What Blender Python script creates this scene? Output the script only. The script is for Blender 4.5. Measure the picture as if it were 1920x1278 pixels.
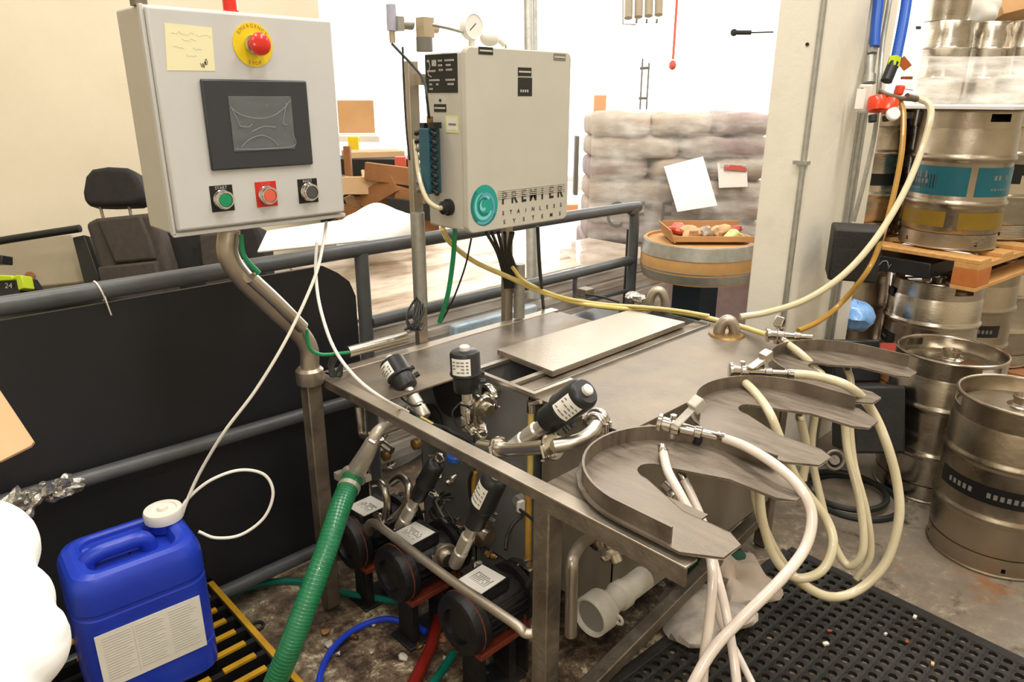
import bpy, bmesh, math, random
from mathutils import Vector, Matrix
random.seed(7)
PI = math.pi
C = bpy.context.scene.collection
for o in list(bpy.data.objects): bpy.data.objects.remove(o)

# ---------------------------------------------------------------- camera
F_PX, PITCH, ROLL, YAW, EYE = 1351.2, .32548, .00263, .80277, 1.518
_r = Vector((math.sin(YAW), -math.cos(YAW), 0))
_f = Vector((math.cos(YAW)*math.cos(PITCH), math.sin(YAW)*math.cos(PITCH), -math.sin(PITCH)))
_u = _r.cross(_f)
RGT = _r*math.cos(ROLL) + _u*math.sin(ROLL)
UPV = -_r*math.sin(ROLL) + _u*math.cos(ROLL)
CAMLOC = Vector((0, 0, EYE))
cam = bpy.data.cameras.new('camera'); cam.sensor_width = 36; cam.lens = F_PX/1920*36; cam.clip_start = .02
camo = bpy.data.objects.new('camera', cam); C.objects.link(camo)
camo.matrix_world = Matrix(((RGT.x, UPV.x, -_f.x, 0), (RGT.y, UPV.y, -_f.y, 0), (RGT.z, UPV.z, -_f.z, EYE), (0, 0, 0, 1)))
bpy.context.scene.camera = camo

# ---------------------------------------------------------------- light
sc = bpy.context.scene
sc.view_settings.view_transform = 'Standard'; sc.view_settings.look = 'None'
sc.view_settings.gamma = 1; sc.view_settings.use_curve_mapping = False
sc.view_settings.exposure = .42
w = bpy.data.worlds.new('world'); sc.world = w; w.use_nodes = True
bg = w.node_tree.nodes['Background']; bg.inputs[0].default_value = (1, .985, .95, 1); bg.inputs[1].default_value = 2.2
def area(name, loc, sx, sy, power, col=(1, .955, .89), rot=(0, 0, 0), tgt=None):
    l = bpy.data.lights.new(name, 'AREA'); l.shape = 'RECTANGLE'; l.size = sx; l.size_y = sy; l.energy = power; l.color = col
    o = bpy.data.objects.new(name, l); C.objects.link(o); o.location = loc; o.rotation_euler = rot
    if tgt: o.rotation_euler = (Vector(tgt)-Vector(loc)).to_track_quat('-Z', 'Y').to_euler()
    return o
area('ceiling_lamp', (.6, .4, 4.4), .5, 2.4, 60)
area('ceiling_lamp', (2.6, -.8, 4.4), .5, 2.4, 60)
area('ceiling_lamp', (3.4, 1.6, 4.4), .5, 2.4, 70)
area('ceiling_lamp', (.4, 3.0, 4.4), 2.4, .5, 50)
area('ceiling_lamp', (6.5, .2, 4.4), .5, 2.4, 90)
area('ceiling_lamp', (-1.3, -1.4, 3.9), 1.6, 1.6, 55, rot=(math.radians(-25), math.radians(-25), 0))  # added unseen fill behind the camera for the camera-facing sides
fl = bpy.data.lights.new('camera_flash', 'POINT'); fl.energy = 11; fl.shadow_soft_size = .03; fl.color = (1, .97, .93)
flo = bpy.data.objects.new('camera_flash', fl); C.objects.link(flo); flo.location = (-.02, .02, 1.60)
# daylight that comes in through the open bay door
area('bay_daylight', (10.2, 6.6, 2.6), 6.0, 4.4, 330, (1, .98, .95), tgt=(2, 1.2, .6))

# ---------------------------------------------------------------- pixel rays (1920x1278) to points
def ray(px, py):
    return _f + RGT*((px-960)/F_PX) - UPV*((py-639)/F_PX)
def W(px, py, x=None, y=None, z=None, d=None):
    v = ray(px, py)
    if x is not None: return v*(x/v.x) + CAMLOC
    if y is not None: return v*(y/v.y) + CAMLOC
    if z is not None: return v*((z-EYE)/v.z) + CAMLOC
    return v*d + CAMLOC

# ---------------------------------------------------------------- materials
def lin(c):
    if isinstance(c, str): c = tuple(int(c[i:i+2], 16)/255 for i in (0, 2, 4))
    return tuple(((v/12.92) if v <= .04045 else ((v+.055)/1.055)**2.4) for v in c) + (1,)
MATS = {}
def mat(name, col, rough=.5, metal=0, col2=None, scale=8, amt=.5, bump=0, bscale=60, trans=0, alpha=1, coat=0, stretch=None, rvar=.0, sheen=0, emit=0, ior=1.45, contrast=None):
    m = bpy.data.materials.new(name); m.use_nodes = True; nt = m.node_tree; b = nt.nodes['Principled BSDF']
    b.inputs['Base Color'].default_value = lin(col); b.inputs['Roughness'].default_value = rough; b.inputs['Metallic'].default_value = metal
    b.inputs['Transmission Weight'].default_value = trans; b.inputs['Alpha'].default_value = alpha; b.inputs['Coat Weight'].default_value = coat
    b.inputs['IOR'].default_value = ior
    if emit: b.inputs['Emission Color'].default_value = lin(col); b.inputs['Emission Strength'].default_value = emit
    L = nt.links.new
    if col2 is not None or bump or rvar:
        tc = nt.nodes.new('ShaderNodeTexCoord'); mp = nt.nodes.new('ShaderNodeMapping'); L(tc.outputs['Object'], mp.inputs[0])
        if stretch: mp.inputs['Scale'].default_value = stretch
        n = nt.nodes.new('ShaderNodeTexNoise'); n.inputs['Scale'].default_value = scale; n.inputs['Detail'].default_value = 7; n.inputs['Roughness'].default_value = .62
        L(mp.outputs[0], n.inputs['Vector'])
        if col2 is not None:
            r = nt.nodes.new('ShaderNodeValToRGB'); lo, hi = contrast or (.5-.5*amt*.6, .5+.5*amt*.6)
            r.color_ramp.elements[0].position = lo; r.color_ramp.elements[1].position = hi
            r.color_ramp.elements[0].color = lin(col); r.color_ramp.elements[1].color = lin(col2)
            L(n.outputs['Fac'], r.inputs[0]); L(r.outputs[0], b.inputs['Base Color'])
        if rvar:
            mr = nt.nodes.new('ShaderNodeMapRange'); mr.inputs['From Min'].default_value = .35; mr.inputs['From Max'].default_value = .65
            mr.inputs['To Min'].default_value = rough-rvar; mr.inputs['To Max'].default_value = rough+rvar
            L(n.outputs['Fac'], mr.inputs[0]); L(mr.outputs[0], b.inputs['Roughness'])
        if bump:
            n2 = nt.nodes.new('ShaderNodeTexNoise'); n2.inputs['Scale'].default_value = bscale; n2.inputs['Detail'].default_value = 5
            L(mp.outputs[0], n2.inputs['Vector'])
            bp = nt.nodes.new('ShaderNodeBump'); bp.inputs['Strength'].default_value = bump; bp.inputs['Distance'].default_value = .01
            L(n2.outputs['Fac'], bp.inputs['Height']); L(bp.outputs[0], b.inputs['Normal'])
    MATS[name] = m
    return m
mat('steel', 'b8b0a2', .32, 1, 'cfc8bc', 5, .8, rvar=.08)
mat('steel_deck', '6e6458', .5, .7, '978b7b', 4, .9, .07, 90, rvar=.1, contrast=(.36, .64))
mat('steel_flashlit', 'd2ccc0', .36, .6, 'b8b0a2', 14, .8)  # flash brightness put into the steel colour
mat('pale_blue_wrap', '8fb0c8', .2, 0, 'd4dde2', 10, .9, .6, 20, coat=.5)
mat('steel_saddle', '6c6258', .46, .8, '93887a', 7, .9, .18, 60, stretch=(9, 1.4, 1), rvar=.1)
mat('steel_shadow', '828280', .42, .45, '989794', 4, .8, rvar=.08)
mat('steel_plate', '9f9486', .42, .82, 'beb4a5', 6, .8, .08, 60, rvar=.08)
mat('steel_dirty', '5f564b', .5, .75, '9a8f80', 9, .9, .25, 60, rvar=.12)
mat('steel_tank', '857d70', .4, .5, 'a0988a', 3, .8, stretch=(6, 6, .4), rvar=.08)
mat('steel_keg', 'a89f92', .24, 1, 'c4bcae', 3, .7, .05, 40, stretch=(1, 1, 4), rvar=.07)
mat('steel_keg_dull', '94897a', .34, 1, 'b5a996', 4, .8, .1, 50, rvar=.1)
mat('chrome', 'd4cfc8', .16, 1)
mat('galvanised', '9c9c96', .45, .7, 'b9b8b0', 30, .8)
mat('brass_stained', '9a7a48', .4, .7, '6d5430', 20, .8)
mat('copper', 'a8603a', .4, .9)
mat('rail_paint', '4c4f52', .38, .1, '5c5e60', 12, .8, .1, 30)
mat('black_panel', '1a1b1e', .55, 0, '232427', 3, .8, .06, 160)
mat('black_plastic', '1d1d1f', .4, 0, '2a2a2c', 12, .6)
mat('black_rubber', '1b1a19', .6, 0, '2b2825', 10, .8, .15, 80)
mat('motor_black', '17171a', .5, .1, '3a352f', 8, .7, .25, 60, contrast=(.5, .8))
mat('rust_orange', '93391c', .7, 0, '3f2018', 18, .9, .3, 60)
mat('enclosure', 'c9c9c6', .42, 0, 'c2c2bf', 4, .6)
mat('enclosure_warm', 'c2beb2', .42, 0, 'bab6aa', 4, .6)
mat('cream_wall', 'e6dcc4', .8, 0, 'ded3ba', 2, .6, .05, 50)
mat('white_wall', 'f0ece2', .8)
mat('column_paint', 'eae5d7', .6, 0, 'd8d1c0', 3, .8, .12, 40, contrast=(.5, .8))
mat('ceiling_paint', 'd8d4c8', .9)
mat('blue_plastic', '1c34a8', .33, 0, '2440b8', 5, .5, .04, 30)
mat('white_plastic', 'dcd9ce', .45)
mat('white_plastic_dirty', 'c9c6bc', .5, 0, 'a8a294', 12, .9)
mat('green_hose', '186a42', .36, 0, '227850', 40, .6, coat=.3)
mat('green_wire', '1f8a58', .4)
mat('teal_hose', '0f6a5c', .35)
mat('blue_hose', '2340c0', .3)
mat('blue_air_hose', '2457b4', .35)
mat('red_hose', '7a1c14', .4)
mat('clear_hose', 'd8cdb0', .25, 0, 'cdbf9a', 20, .8, coat=.5)
mat('clear_hose_pink', 'dcd0c4', .25, 0, 'cfc0b4', 20, .8, coat=.5)
mat('yellow_hose', 'cdb45a', .3, 0, 'd9c883', 10, .8, coat=.4)
mat('amber_hose', 'b08a3c', .3, 0, 'a87a2a', 10, .8, coat=.4)
mat('white_tube', 'e8e4da', .35, coat=.3)
mat('dark_cable', '20221f', .5)
mat('sight_yellow', 'b5842c', .3, 0, 'c9a04a', 8, .8, coat=.4)
mat('paper', 'e2dfd8', .7, 0, 'd8d4cb', 8, .6)
mat('paper_bright', 'f2f0ea', .7)
mat('sticky_yellow', 'e8e2b8', .75)
mat('label_yellow', 'd8dc9a', .6)
mat('estop_yellow', 'e6c81e', .45)
mat('red_gloss', 'd0281c', .28, coat=.4)
mat('red_pale', 'd8604c', .4)
mat('red_label', 'c42a20', .45)
mat('green_button', '148a5c', .35)
mat('grey_button', '4a4a4c', .4)
mat('screen_bezel', '35373b', .35)
mat('screen', '596066', .12, 0, '4c5358', 3, .6, coat=.8)
mat('film_clear', 'e8eaec', .12, trans=.9, alpha=.45, bump=.9, bscale=40)
mat('violet_washed', 'b0b0c4', .4)  # washed out beside the bright background, haze put into the colour
mat('fit_washed', 'b8a88c', .45, .3)  # same wash from the bright background in the fittings' colour
mat('crease_glint', '9aa0a6', .3)  # highlight colour for the screen film wrinkles
mat('ink_faint', 'c2bfb6', .7)
mat('orange_pale', 'f0a878', .5)
mat('wrapped_top', 'ddd0be', .4, 0, '94785e', 5, .9, .4, 12, stretch=(.5, 3, 1), coat=.5, contrast=(.42, .66))
mat('ink', '24241f', .6)
mat('ink_grey', '77756e', .7)
mat('ink_light', 'b9b7b0', .6)
mat('ink_teal', '1f9a8c', .4)
mat('ink_teal_dark', '14756c', .4)
mat('ink_aqua', '7cc8cc', .4)
mat('ink_blue', '5fa0b8', .4)
mat('ink_red', 'b0463c', .5)
mat('valve_teal', '275a6e', .4, 0, '234e5c', 20, .5)
mat('nylon_black', '202124', .35)
mat('gauge_face', 'eceae4', .5)
mat('orange_plastic', 'e8431c', .3, coat=.3)
mat('keg_teal', '0b5562', .35, 0, '0e6070', 6, .5)
mat('keg_yellow', '7a6014', .45, 0, '866a18', 10, .7)
mat('keg_black', '141416', .4)
mat('wood', 'c08a4c', .65, 0, 'd8a868', 6, .8, .1, 60, stretch=(1, 8, 8))
mat('wood_dark', '8a5a34', .7, 0, 'a87448', 6, .8, .1, 60)
mat('wood_block', 'b4642c', .7, 0, 'c88040', 10, .8, .1, 60)
mat('oak', 'b88a54', .6, 0, 'd0a468', 8, .8, .1, 50)
mat('cardboard', 'c49a6c', .8, 0, 'b88c5e', 5, .6)
mat('cardboard_light', 'd8b48c', .8, 0, 'ccA67c', 5, .6)
mat('sack', 'cbbfb0', .7, 0, 'a8927f', 4, .9, .4, 12)
mat('sack_plum', '8e7478', .7, 0, 'b8a8a0', 5, .9, .4, 12)
mat('wrapped_board', '9a7c62', .45, 0, 'd8d0c4', 5, .9, .5, 18, stretch=(1, 1, 6), coat=.6)
mat('film', 'e8e6e2', .2, alpha=.3, bump=.8, bscale=14)
mat('fabric_seat', '3a332e', .85, 0, '453d37', 40, .6, .3, 300)
mat('fabric_dark', '1d1a19', .8, 0, '26221f', 40, .6, .2, 300)
mat('body_cream', 'b8ad96', .4, 0, 'a89c84', 2, .6)
mat('lime_plastic', 'b4c81e', .4)
mat('navy', '1e2c3e', .5)
mat('mat_rubber', '1a1816', .65, 0, '28241f', 14, .9, .3, 80)
mat('sky_blue', '3c8ad8', .4, 0, 'a8ccf0', 14, 1, coat=.3)
mat('pallet_yellow', 'c89a1c', .5, 0, 'a87c18', 14, .7)
mat('pallet_black', '171614', .5)
mat('foil', 'c8c4bc', .2, .75, 'a09c94', 20, .9, .9, 45)
mat('plastic_bag', 'f4f4f2', .5, bump=.3, bscale=10)
mat('scrap', 'd2cabd', .7, 0, '9a9088', 20, .8)
mat('green_rag', '1c4a3a', .8, 0, '2a5a48', 12, .8, .6, 20)

# stretch film: streaks of white over see-through
def film_mat(name, scale, lo, hi, amax, stretch):
    m = mat(name, 'e6e3de', .22, bump=.7, bscale=9); nt = m.node_tree; b = nt.nodes['Principled BSDF']
    tc = [n for n in nt.nodes if n.type == 'TEX_COORD'][0]
    mp = nt.nodes.new('ShaderNodeMapping'); mp.inputs['Scale'].default_value = stretch; nt.links.new(tc.outputs['Object'], mp.inputs[0])
    n = nt.nodes.new('ShaderNodeTexNoise'); n.inputs['Scale'].default_value = scale; n.inputs['Detail'].default_value = 6; nt.links.new(mp.outputs[0], n.inputs['Vector'])
    mr = nt.nodes.new('ShaderNodeMapRange'); mr.inputs['From Min'].default_value = lo; mr.inputs['From Max'].default_value = hi; mr.inputs['To Min'].default_value = .12; mr.inputs['To Max'].default_value = amax
    nt.links.new(n.outputs['Fac'], mr.inputs[0]); nt.links.new(mr.outputs[0], b.inputs['Alpha'])
film_mat('film_streak', 3, .38, .66, .8, (1, 1, 4))
# concrete floor: grey with ochre and black stains
def floor_mat():
    m = mat('concrete', '6f675c', .42, 0, '8c8274', 1.6, .9, .15, 40, rvar=.14); nt = m.node_tree; b = nt.nodes['Principled BSDF']; L = nt.links.new
    ramp = [n for n in nt.nodes if n.type == 'VALTORGB'][0]; tc = [n for n in nt.nodes if n.type == 'TEX_COORD'][0]
    prev = ramp.outputs[0]
    for sc_, c, lo, hi, seed in ((3.2, '8a5a34', .56, .68, 3), (5.5, '2b2620', .56, .66, 9), (9, 'b8a88c', .6, .72, 21)):
        mp = nt.nodes.new('ShaderNodeMapping'); mp.inputs['Location'].default_value = (seed, seed*.7, 0); L(tc.outputs['Object'], mp.inputs[0])
        n = nt.nodes.new('ShaderNodeTexNoise'); n.inputs['Scale'].default_value = sc_; n.inputs['Detail'].default_value = 8; n.inputs['Roughness'].default_value = .7; L(mp.outputs[0], n.inputs['Vector'])
        r = nt.nodes.new('ShaderNodeValToRGB'); r.color_ramp.elements[0].position = lo; r.color_ramp.elements[1].position = hi; L(n.outputs['Fac'], r.inputs[0])
        mx = nt.nodes.new('ShaderNodeMixRGB'); mx.inputs[2].default_value = lin(c); L(r.outputs[0], mx.inputs[0]); L(prev, mx.inputs[1]); prev = mx.outputs[0]
    # heavier dirt close around the washer
    sx = nt.nodes.new('ShaderNodeVectorMath'); sx.operation = 'DISTANCE'; sx.inputs[1].default_value = (1.15, 1.25, 0); L(tc.outputs['Object'], sx.inputs[0])
    mr = nt.nodes.new('ShaderNodeMapRange'); mr.inputs['From Min'].default_value = .5; mr.inputs['From Max'].default_value = 1.8; mr.inputs['To Min'].default_value = 1; mr.inputs['To Max'].default_value = 0; L(sx.outputs['Value'], mr.inputs[0])
    mp = nt.nodes.new('ShaderNodeMapping'); mp.inputs['Location'].default_value = (5, 2, 0); L(tc.outputs['Object'], mp.inputs[0])
    n = nt.nodes.new('ShaderNodeTexNoise'); n.inputs['Scale'].default_value = 9; n.inputs['Detail'].default_value = 10; n.inputs['Roughness'].default_value = .8; n.inputs['Distortion'].default_value = .15; L(mp.outputs[0], n.inputs['Vector'])
    r = nt.nodes.new('ShaderNodeValToRGB'); e = r.color_ramp.elements; e[0].position = .38; e[0].color = lin('1c1815'); e[1].position = .62; e[1].color = lin('cdc0a4')
    a = r.color_ramp.elements.new(.46); a.color = lin('4a3a2c'); a = r.color_ramp.elements.new(.55); a.color = lin('7a6a54'); L(n.outputs['Fac'], r.inputs[0])
    mx = nt.nodes.new('ShaderNodeMixRGB'); L(mr.outputs[0], mx.inputs[0]); L(prev, mx.inputs[1]); L(r.outputs[0], mx.inputs[2]); prev = mx.outputs[0]
    L(prev, b.inputs['Base Color'])
floor_mat()

# ---------------------------------------------------------------- geometry helpers
def frame(d):
    d = Vector(d).normalized(); a = Vector((0, 0, 1)) if abs(d.z) < .9 else Vector((1, 0, 0))
    u = d.cross(a).normalized(); return u, d.cross(u).normalized(), d
def smooth_path(P, n=8, closed=False):
    P = [Vector(p) for p in P]
    if len(P) < 3: return P
    out = []; N = len(P)
    for i in range(N if closed else N-1):
        p0 = P[(i-1) % N] if (closed or i) else P[0]*2-P[1]
        p1, p2 = P[i], P[(i+1) % N]
        p3 = P[(i+2) % N] if (closed or i < N-2) else P[-1]*2-P[-2]
        for k in range(n):
            t = k/n; out.append(.5*((2*p1)+(p2-p0)*t+(2*p0-5*p1+4*p2-p3)*t*t+(3*p1-p0-3*p2+p3)*t**3))
    if not closed: out.append(P[-1])
    return out
class M:
    def __init__(s): s.v = []; s.f = []
    def add(s, vs, fs):
        b = len(s.v); s.v += [Vector(v) for v in vs]; s.f += [tuple(i+b for i in f) for f in fs]; return s
    def box(s, lo, hi, R=None, c=None):
        x0, y0, z0 = lo; x1, y1, z1 = hi
        vs = [Vector(p) for p in ((x0,y0,z0),(x1,y0,z0),(x1,y1,z0),(x0,y1,z0),(x0,y0,z1),(x1,y0,z1),(x1,y1,z1),(x0,y1,z1))]
        if R is not None: vs = [R @ v + Vector(c) for v in vs]
        return s.add(vs, [(0,3,2,1),(4,5,6,7),(0,1,5,4),(1,2,6,5),(2,3,7,6),(3,0,4,7)])
    def obox(s, c, size, U=(1,0,0), V=(0,1,0)):
        U = Vector(U).normalized(); V = Vector(V); V = (V-U*V.dot(U)).normalized(); Wv = U.cross(V)
        R = Matrix((U, V, Wv)).transposed(); a, b, d = (q/2 for q in size)
        return s.box((-a,-b,-d), (a,b,d), R, c)
    def bar(s, a, b, w, h, up=(0,0,1)):
        a, b = Vector(a), Vector(b); U = b-a
        return s.obox((a+b)/2, (U.length, w, h), U, Vector(up).cross(U) if abs(U.normalized().dot(Vector(up))) < .99 else (1,0,0))
    def tube(s, P, r, seg=10, smooth=8, closed=False, caps=True):
        if smooth and len(P) > 2: P = smooth_path(P, smooth, closed)
        else: P = [Vector(p) for p in P]
        n = len(P); rr = r if callable(r) else (lambda t: r)
        u = None; rings = []
        for i, p in enumerate(P):
            if closed: d = P[(i+1) % n]-P[i-1]
            else: d = P[min(i+1, n-1)]-P[max(i-1, 0)]
            d.normalize()
            if u is None: u = frame(d)[0]
            u = (u-d*u.dot(d)).normalized(); v = d.cross(u); R_ = rr(i/(n-1) if n > 1 else 0)
            rings.append([p+(u*math.cos(2*PI*k/seg)+v*math.sin(2*PI*k/seg))*R_ for k in range(seg)])
        vs = [q for g in rings for q in g]; fs = []
        for i in range(n if closed else n-1):
            j = (i+1) % n
            for k in range(seg):
                k2 = (k+1) % seg; fs.append((i*seg+k, i*seg+k2, j*seg+k2, j*seg+k))
        if caps and not closed: fs.append(tuple(range(seg-1, -1, -1))); fs.append(tuple((n-1)*seg+k for k in range(seg)))
        return s.add(vs, fs)
    def lathe(s, o, ax, prof, seg=32, capa=True, capb=True):
        """prof: list of (radius, height along ax)"""
        o = Vector(o); u, v, d = frame(ax); vs = []; fs = []
        for r, h in prof: vs += [o+d*h+(u*math.cos(2*PI*k/seg)+v*math.sin(2*PI*k/seg))*max(r, .00005) for k in range(seg)]
        for i in range(len(prof)-1):
            for k in range(seg):
                k2 = (k+1) % seg; fs.append((i*seg+k, (i+1)*seg+k, (i+1)*seg+k2, i*seg+k2))
        if capa: fs.append(tuple(range(seg)))
        if capb: fs.append(tuple((len(prof)-1)*seg+k for k in range(seg-1, -1, -1)))
        return s.add(vs, fs)
    def cyl(s, a, b, r, r2=None, seg=20):
        a, b = Vector(a), Vector(b); return s.lathe(a, b-a, [(r, 0), (r if r2 is None else r2, (b-a).length)], seg)
    def sphere(s, c, r, seg=16, sq=(1,1,1)):
        n = seg//2; pr = [(math.sin(PI*i/n)*r, -math.cos(PI*i/n)*r) for i in range(n+1)]
        b = len(s.v); s.lathe((0,0,0), (0,0,1), pr, seg, False, False)
        for i in range(b, len(s.v)): s.v[i] = Vector((s.v[i].x*sq[0], s.v[i].y*sq[1], s.v[i].z*sq[2]))+Vector(c)
        return s
    def torus(s, c, ax, R, r, seg=32, sub=8):
        u, v, d = frame(ax); return s.tube([Vector(c)+(u*math.cos(2*PI*k/seg)+v*math.sin(2*PI*k/seg))*R for k in range(seg)], r, sub, 0, True)
    def prism(s, poly, o, U, V, t):
        """poly of 2-D points in plane (o,U,V); thickness t along -(UxV)"""
        o = Vector(o); U = Vector(U); V = Vector(V); N = U.cross(V); n = len(poly)
        top = [o+U*a+V*b for a, b in poly]; bot = [p-N*t for p in top]
        return s.add(top+bot, [tuple(range(n)), tuple(range(2*n-1, n-1, -1))]+[(i, i+n, (i+1) % n+n, (i+1) % n) for i in range(n)])
    def text(s, txt, size, o, U, V, lift=.0008, sx=1, align='LEFT', bold=0):
        U = Vector(U).normalized(); V = Vector(V).normalized(); N = U.cross(V)
        vs, fs = text_geo(txt, align, bold); o = Vector(o)+N*lift
        return s.add([o+U*(x*size*sx)+V*(y*size) for x, y, z in vs], fs)
    def build(s, name, m, parent=None, label=None, kind=None, sharp=35, bevel=0, seg=2, cat=None, group=None):
        me = bpy.data.meshes.new(name)
        pts = s.v
        if parent is not None: inv = parent_world(parent).inverted(); pts = [inv @ v for v in pts]
        me.from_pydata(pts, [], s.f); me.validate(); me.update()
        me.materials.append(MATS[m])
        me.polygons.foreach_set('use_smooth', [True]*len(me.polygons)); me.set_sharp_from_angle(angle=math.radians(sharp))
        o = bpy.data.objects.new(name, me); C.objects.link(o)
        if parent is not None: o.parent = parent
        if label: o['label'] = label
        if kind: o['kind'] = kind
        if cat: o['category'] = cat
        if group: o['group'] = group
        if bevel:
            md = o.modifiers.new('Bevel', 'BEVEL'); md.width = bevel; md.segments = seg; md.limit_method = 'ANGLE'; md.angle_limit = math.radians(40)
        return o
def parent_world(o):
    mw = Matrix.LocRotScale(o.location, o.rotation_euler, None)
    while o.parent: o = o.parent; mw = Matrix.LocRotScale(o.location, o.rotation_euler, None) @ mw
    return mw
_tg = {}
def text_geo(t, align, bold):
    k = (t, align, bold)
    if k not in _tg:
        cu = bpy.data.curves.new('t', 'FONT'); cu.body = t; cu.size = 1; cu.align_x = align; cu.resolution_u = 3; cu.offset = bold
        o = bpy.data.objects.new('t', cu); C.objects.link(o); bpy.context.view_layer.update()
        me = bpy.data.meshes.new_from_object(o.evaluated_get(bpy.context.evaluated_depsgraph_get()))
        _tg[k] = ([tuple(v.co) for v in me.vertices], [tuple(p.vertices) for p in me.polygons])
        bpy.data.objects.remove(o); bpy.data.meshes.remove(me)
    return _tg[k]
def thing(name, label, cat, loc=(0,0,0), group=None, rz=0):
    o = bpy.data.objects.new(name, None); C.objects.link(o); o.location = loc; o.rotation_euler = (0, 0, rz); o.empty_display_size = .05
    o['label'] = label; o['category'] = cat
    if group: o['group'] = group
    return o
def copy_tree(o, parent=None):
    c = o.copy(); C.objects.link(c); c.parent = parent
    for ch in [x for x in C.objects if x.parent == o]: copy_tree(ch, c)
    return c
def struct(m, name, ma, **k): return m.build(name, ma, kind='structure', **k)
Z = Vector((0,0,1)); X = Vector((1,0,0)); Y = Vector((0,1,0))

# ---------------------------------------------------------------- setting
struct(M().box((-3,-5.5,-.1), (12,10,0)), 'floor', 'concrete')
struct(M().box((-3,4.3,0), (2.5,4.45,4.8)), 'wall_left', 'cream_wall')
struct(M().box((-3.1,-5.5,0), (-3,4.45,4.8)), 'wall_front', 'cream_wall')
struct(M().box((-3,-5.6,0), (12,-5.5,4.8)), 'wall_right', 'cream_wall')
struct(M().box((-3.1,-5.6,4.8), (9.6,10,4.9)), 'ceiling', 'ceiling_paint')
struct(M().box((9.5,-5.5,0), (9.6,2.1,4.8)), 'wall_back', 'white_wall')
for k in range(7):
    struct(M().box((9.46,-1.5,2.15+k*.3), (9.5,2.1,2.2+k*.3)), 'trim_%d' % (k+1), 'galvanised')
col = M().box((2.6,1.17,0), (2.95,1.345,4.8)); struct(col, 'column', 'column_paint', bevel=.006)
struct(M().box((2.98,1.2,0), (3.3,1.31,4.8)), 'column_casing', 'column_paint', bevel=.004)
# ================================================================ KEG WASHER (welded frame, decks, saddles, tanks)
TH = .77
def ubar_plate(cx, hw=.2, ytip=.5, yc=.70, slot_y=.78):
    """outline of one keg saddle: round back, two arms with chamfered tips, a slot that widens towards -Y"""
    P = []
    P += [(cx-hw, ytip+.06), (cx-hw, yc)]
    P += [(cx-hw*math.cos(a), yc+hw*math.sin(a)*1.05) for a in [PI*k/24 for k in range(1, 24)]]
    P += [(cx+hw, yc), (cx+hw, ytip+.06), (cx+hw-.04, ytip), (cx+hw-.095, ytip), (cx+hw-.115, ytip+.03), (cx+.085, ytip+.13)]
    P += [(cx+.034*math.cos(a), slot_y-.04+.04*math.sin(a)) for a in [PI*k/10 for k in range(0, 11)]]
    P += [(cx-.085, ytip+.13), (cx-hw+.115, ytip+.03), (cx-hw+.095, ytip), (cx-hw+.04, ytip)]
    return P
def poly_plate(m, P, z, t):
    """triangulated extruded polygon (concave allowed)"""
    bm = bmesh.new(); vs = [bm.verts.new((x, y, z)) for x, y in P]; f = bm.faces.new(vs)
    if f.normal.z < 0: f.normal_flip()
    bmesh.ops.triangulate(bm, faces=[f]); bm.verts.index_update()
    n = len(P); tri = [[v.index for v in g.verts] for g in bm.faces]; co = [v.co.copy() for v in bm.verts]; bm.free()
    m.add(co+[c-Z*t for c in co], [tuple(t_) for t_ in tri]+[tuple(i+n for i in reversed(t_)) for t_ in tri]+[(i, (i+1) % n, (i+1) % n+n, i+n) for i in range(n)])
    return m
washer = thing('keg_washer', 'stainless steel keg washing bench with three horseshoe saddles and open sink hole', 'washing machine', (.95, 1.3, 0))
for (x, y) in ((.95,.875), (2.18,1.62), (2.18,.97)):
    M().box((x-.022,y-.022,.012), (x+.022,y+.022,.745)).build('leg', 'steel_dirty', washer, bevel=.003)
    M().lathe((x,y,0), Z, [(.03,0),(.03,.008),(.012,.012),(.012,.02)], 16).build('foot_pad', 'steel', washer)
# front angle-iron rail: flat on top, lip hanging down
M().box((.925,.535,.764), (.962,1.762,.77)).add([], []).build('top_rail', 'steel_plate', washer, bevel=.0015)
M().box((.925,.86,.745), (.931,1.762,.764)).box((.925,.535,.73), (.931,.86,.764)).build('rail_lip', 'steel_dirty', washer)
M().box((.95,1.735,.735), (1.92,1.775,.77)).build('back_rail', 'steel_plate', washer, bevel=.002)
M().bar((1.90,1.74,.75), (1.90,1.50,.75), .03, .03).build('cross_rail', 'steel_dirty', washer)
M().bar(W(1062,1328,z=.08), W(1432,958,z=.12), .04, .04).build('brace', 'steel_dirty', washer, bevel=.003)
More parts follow.
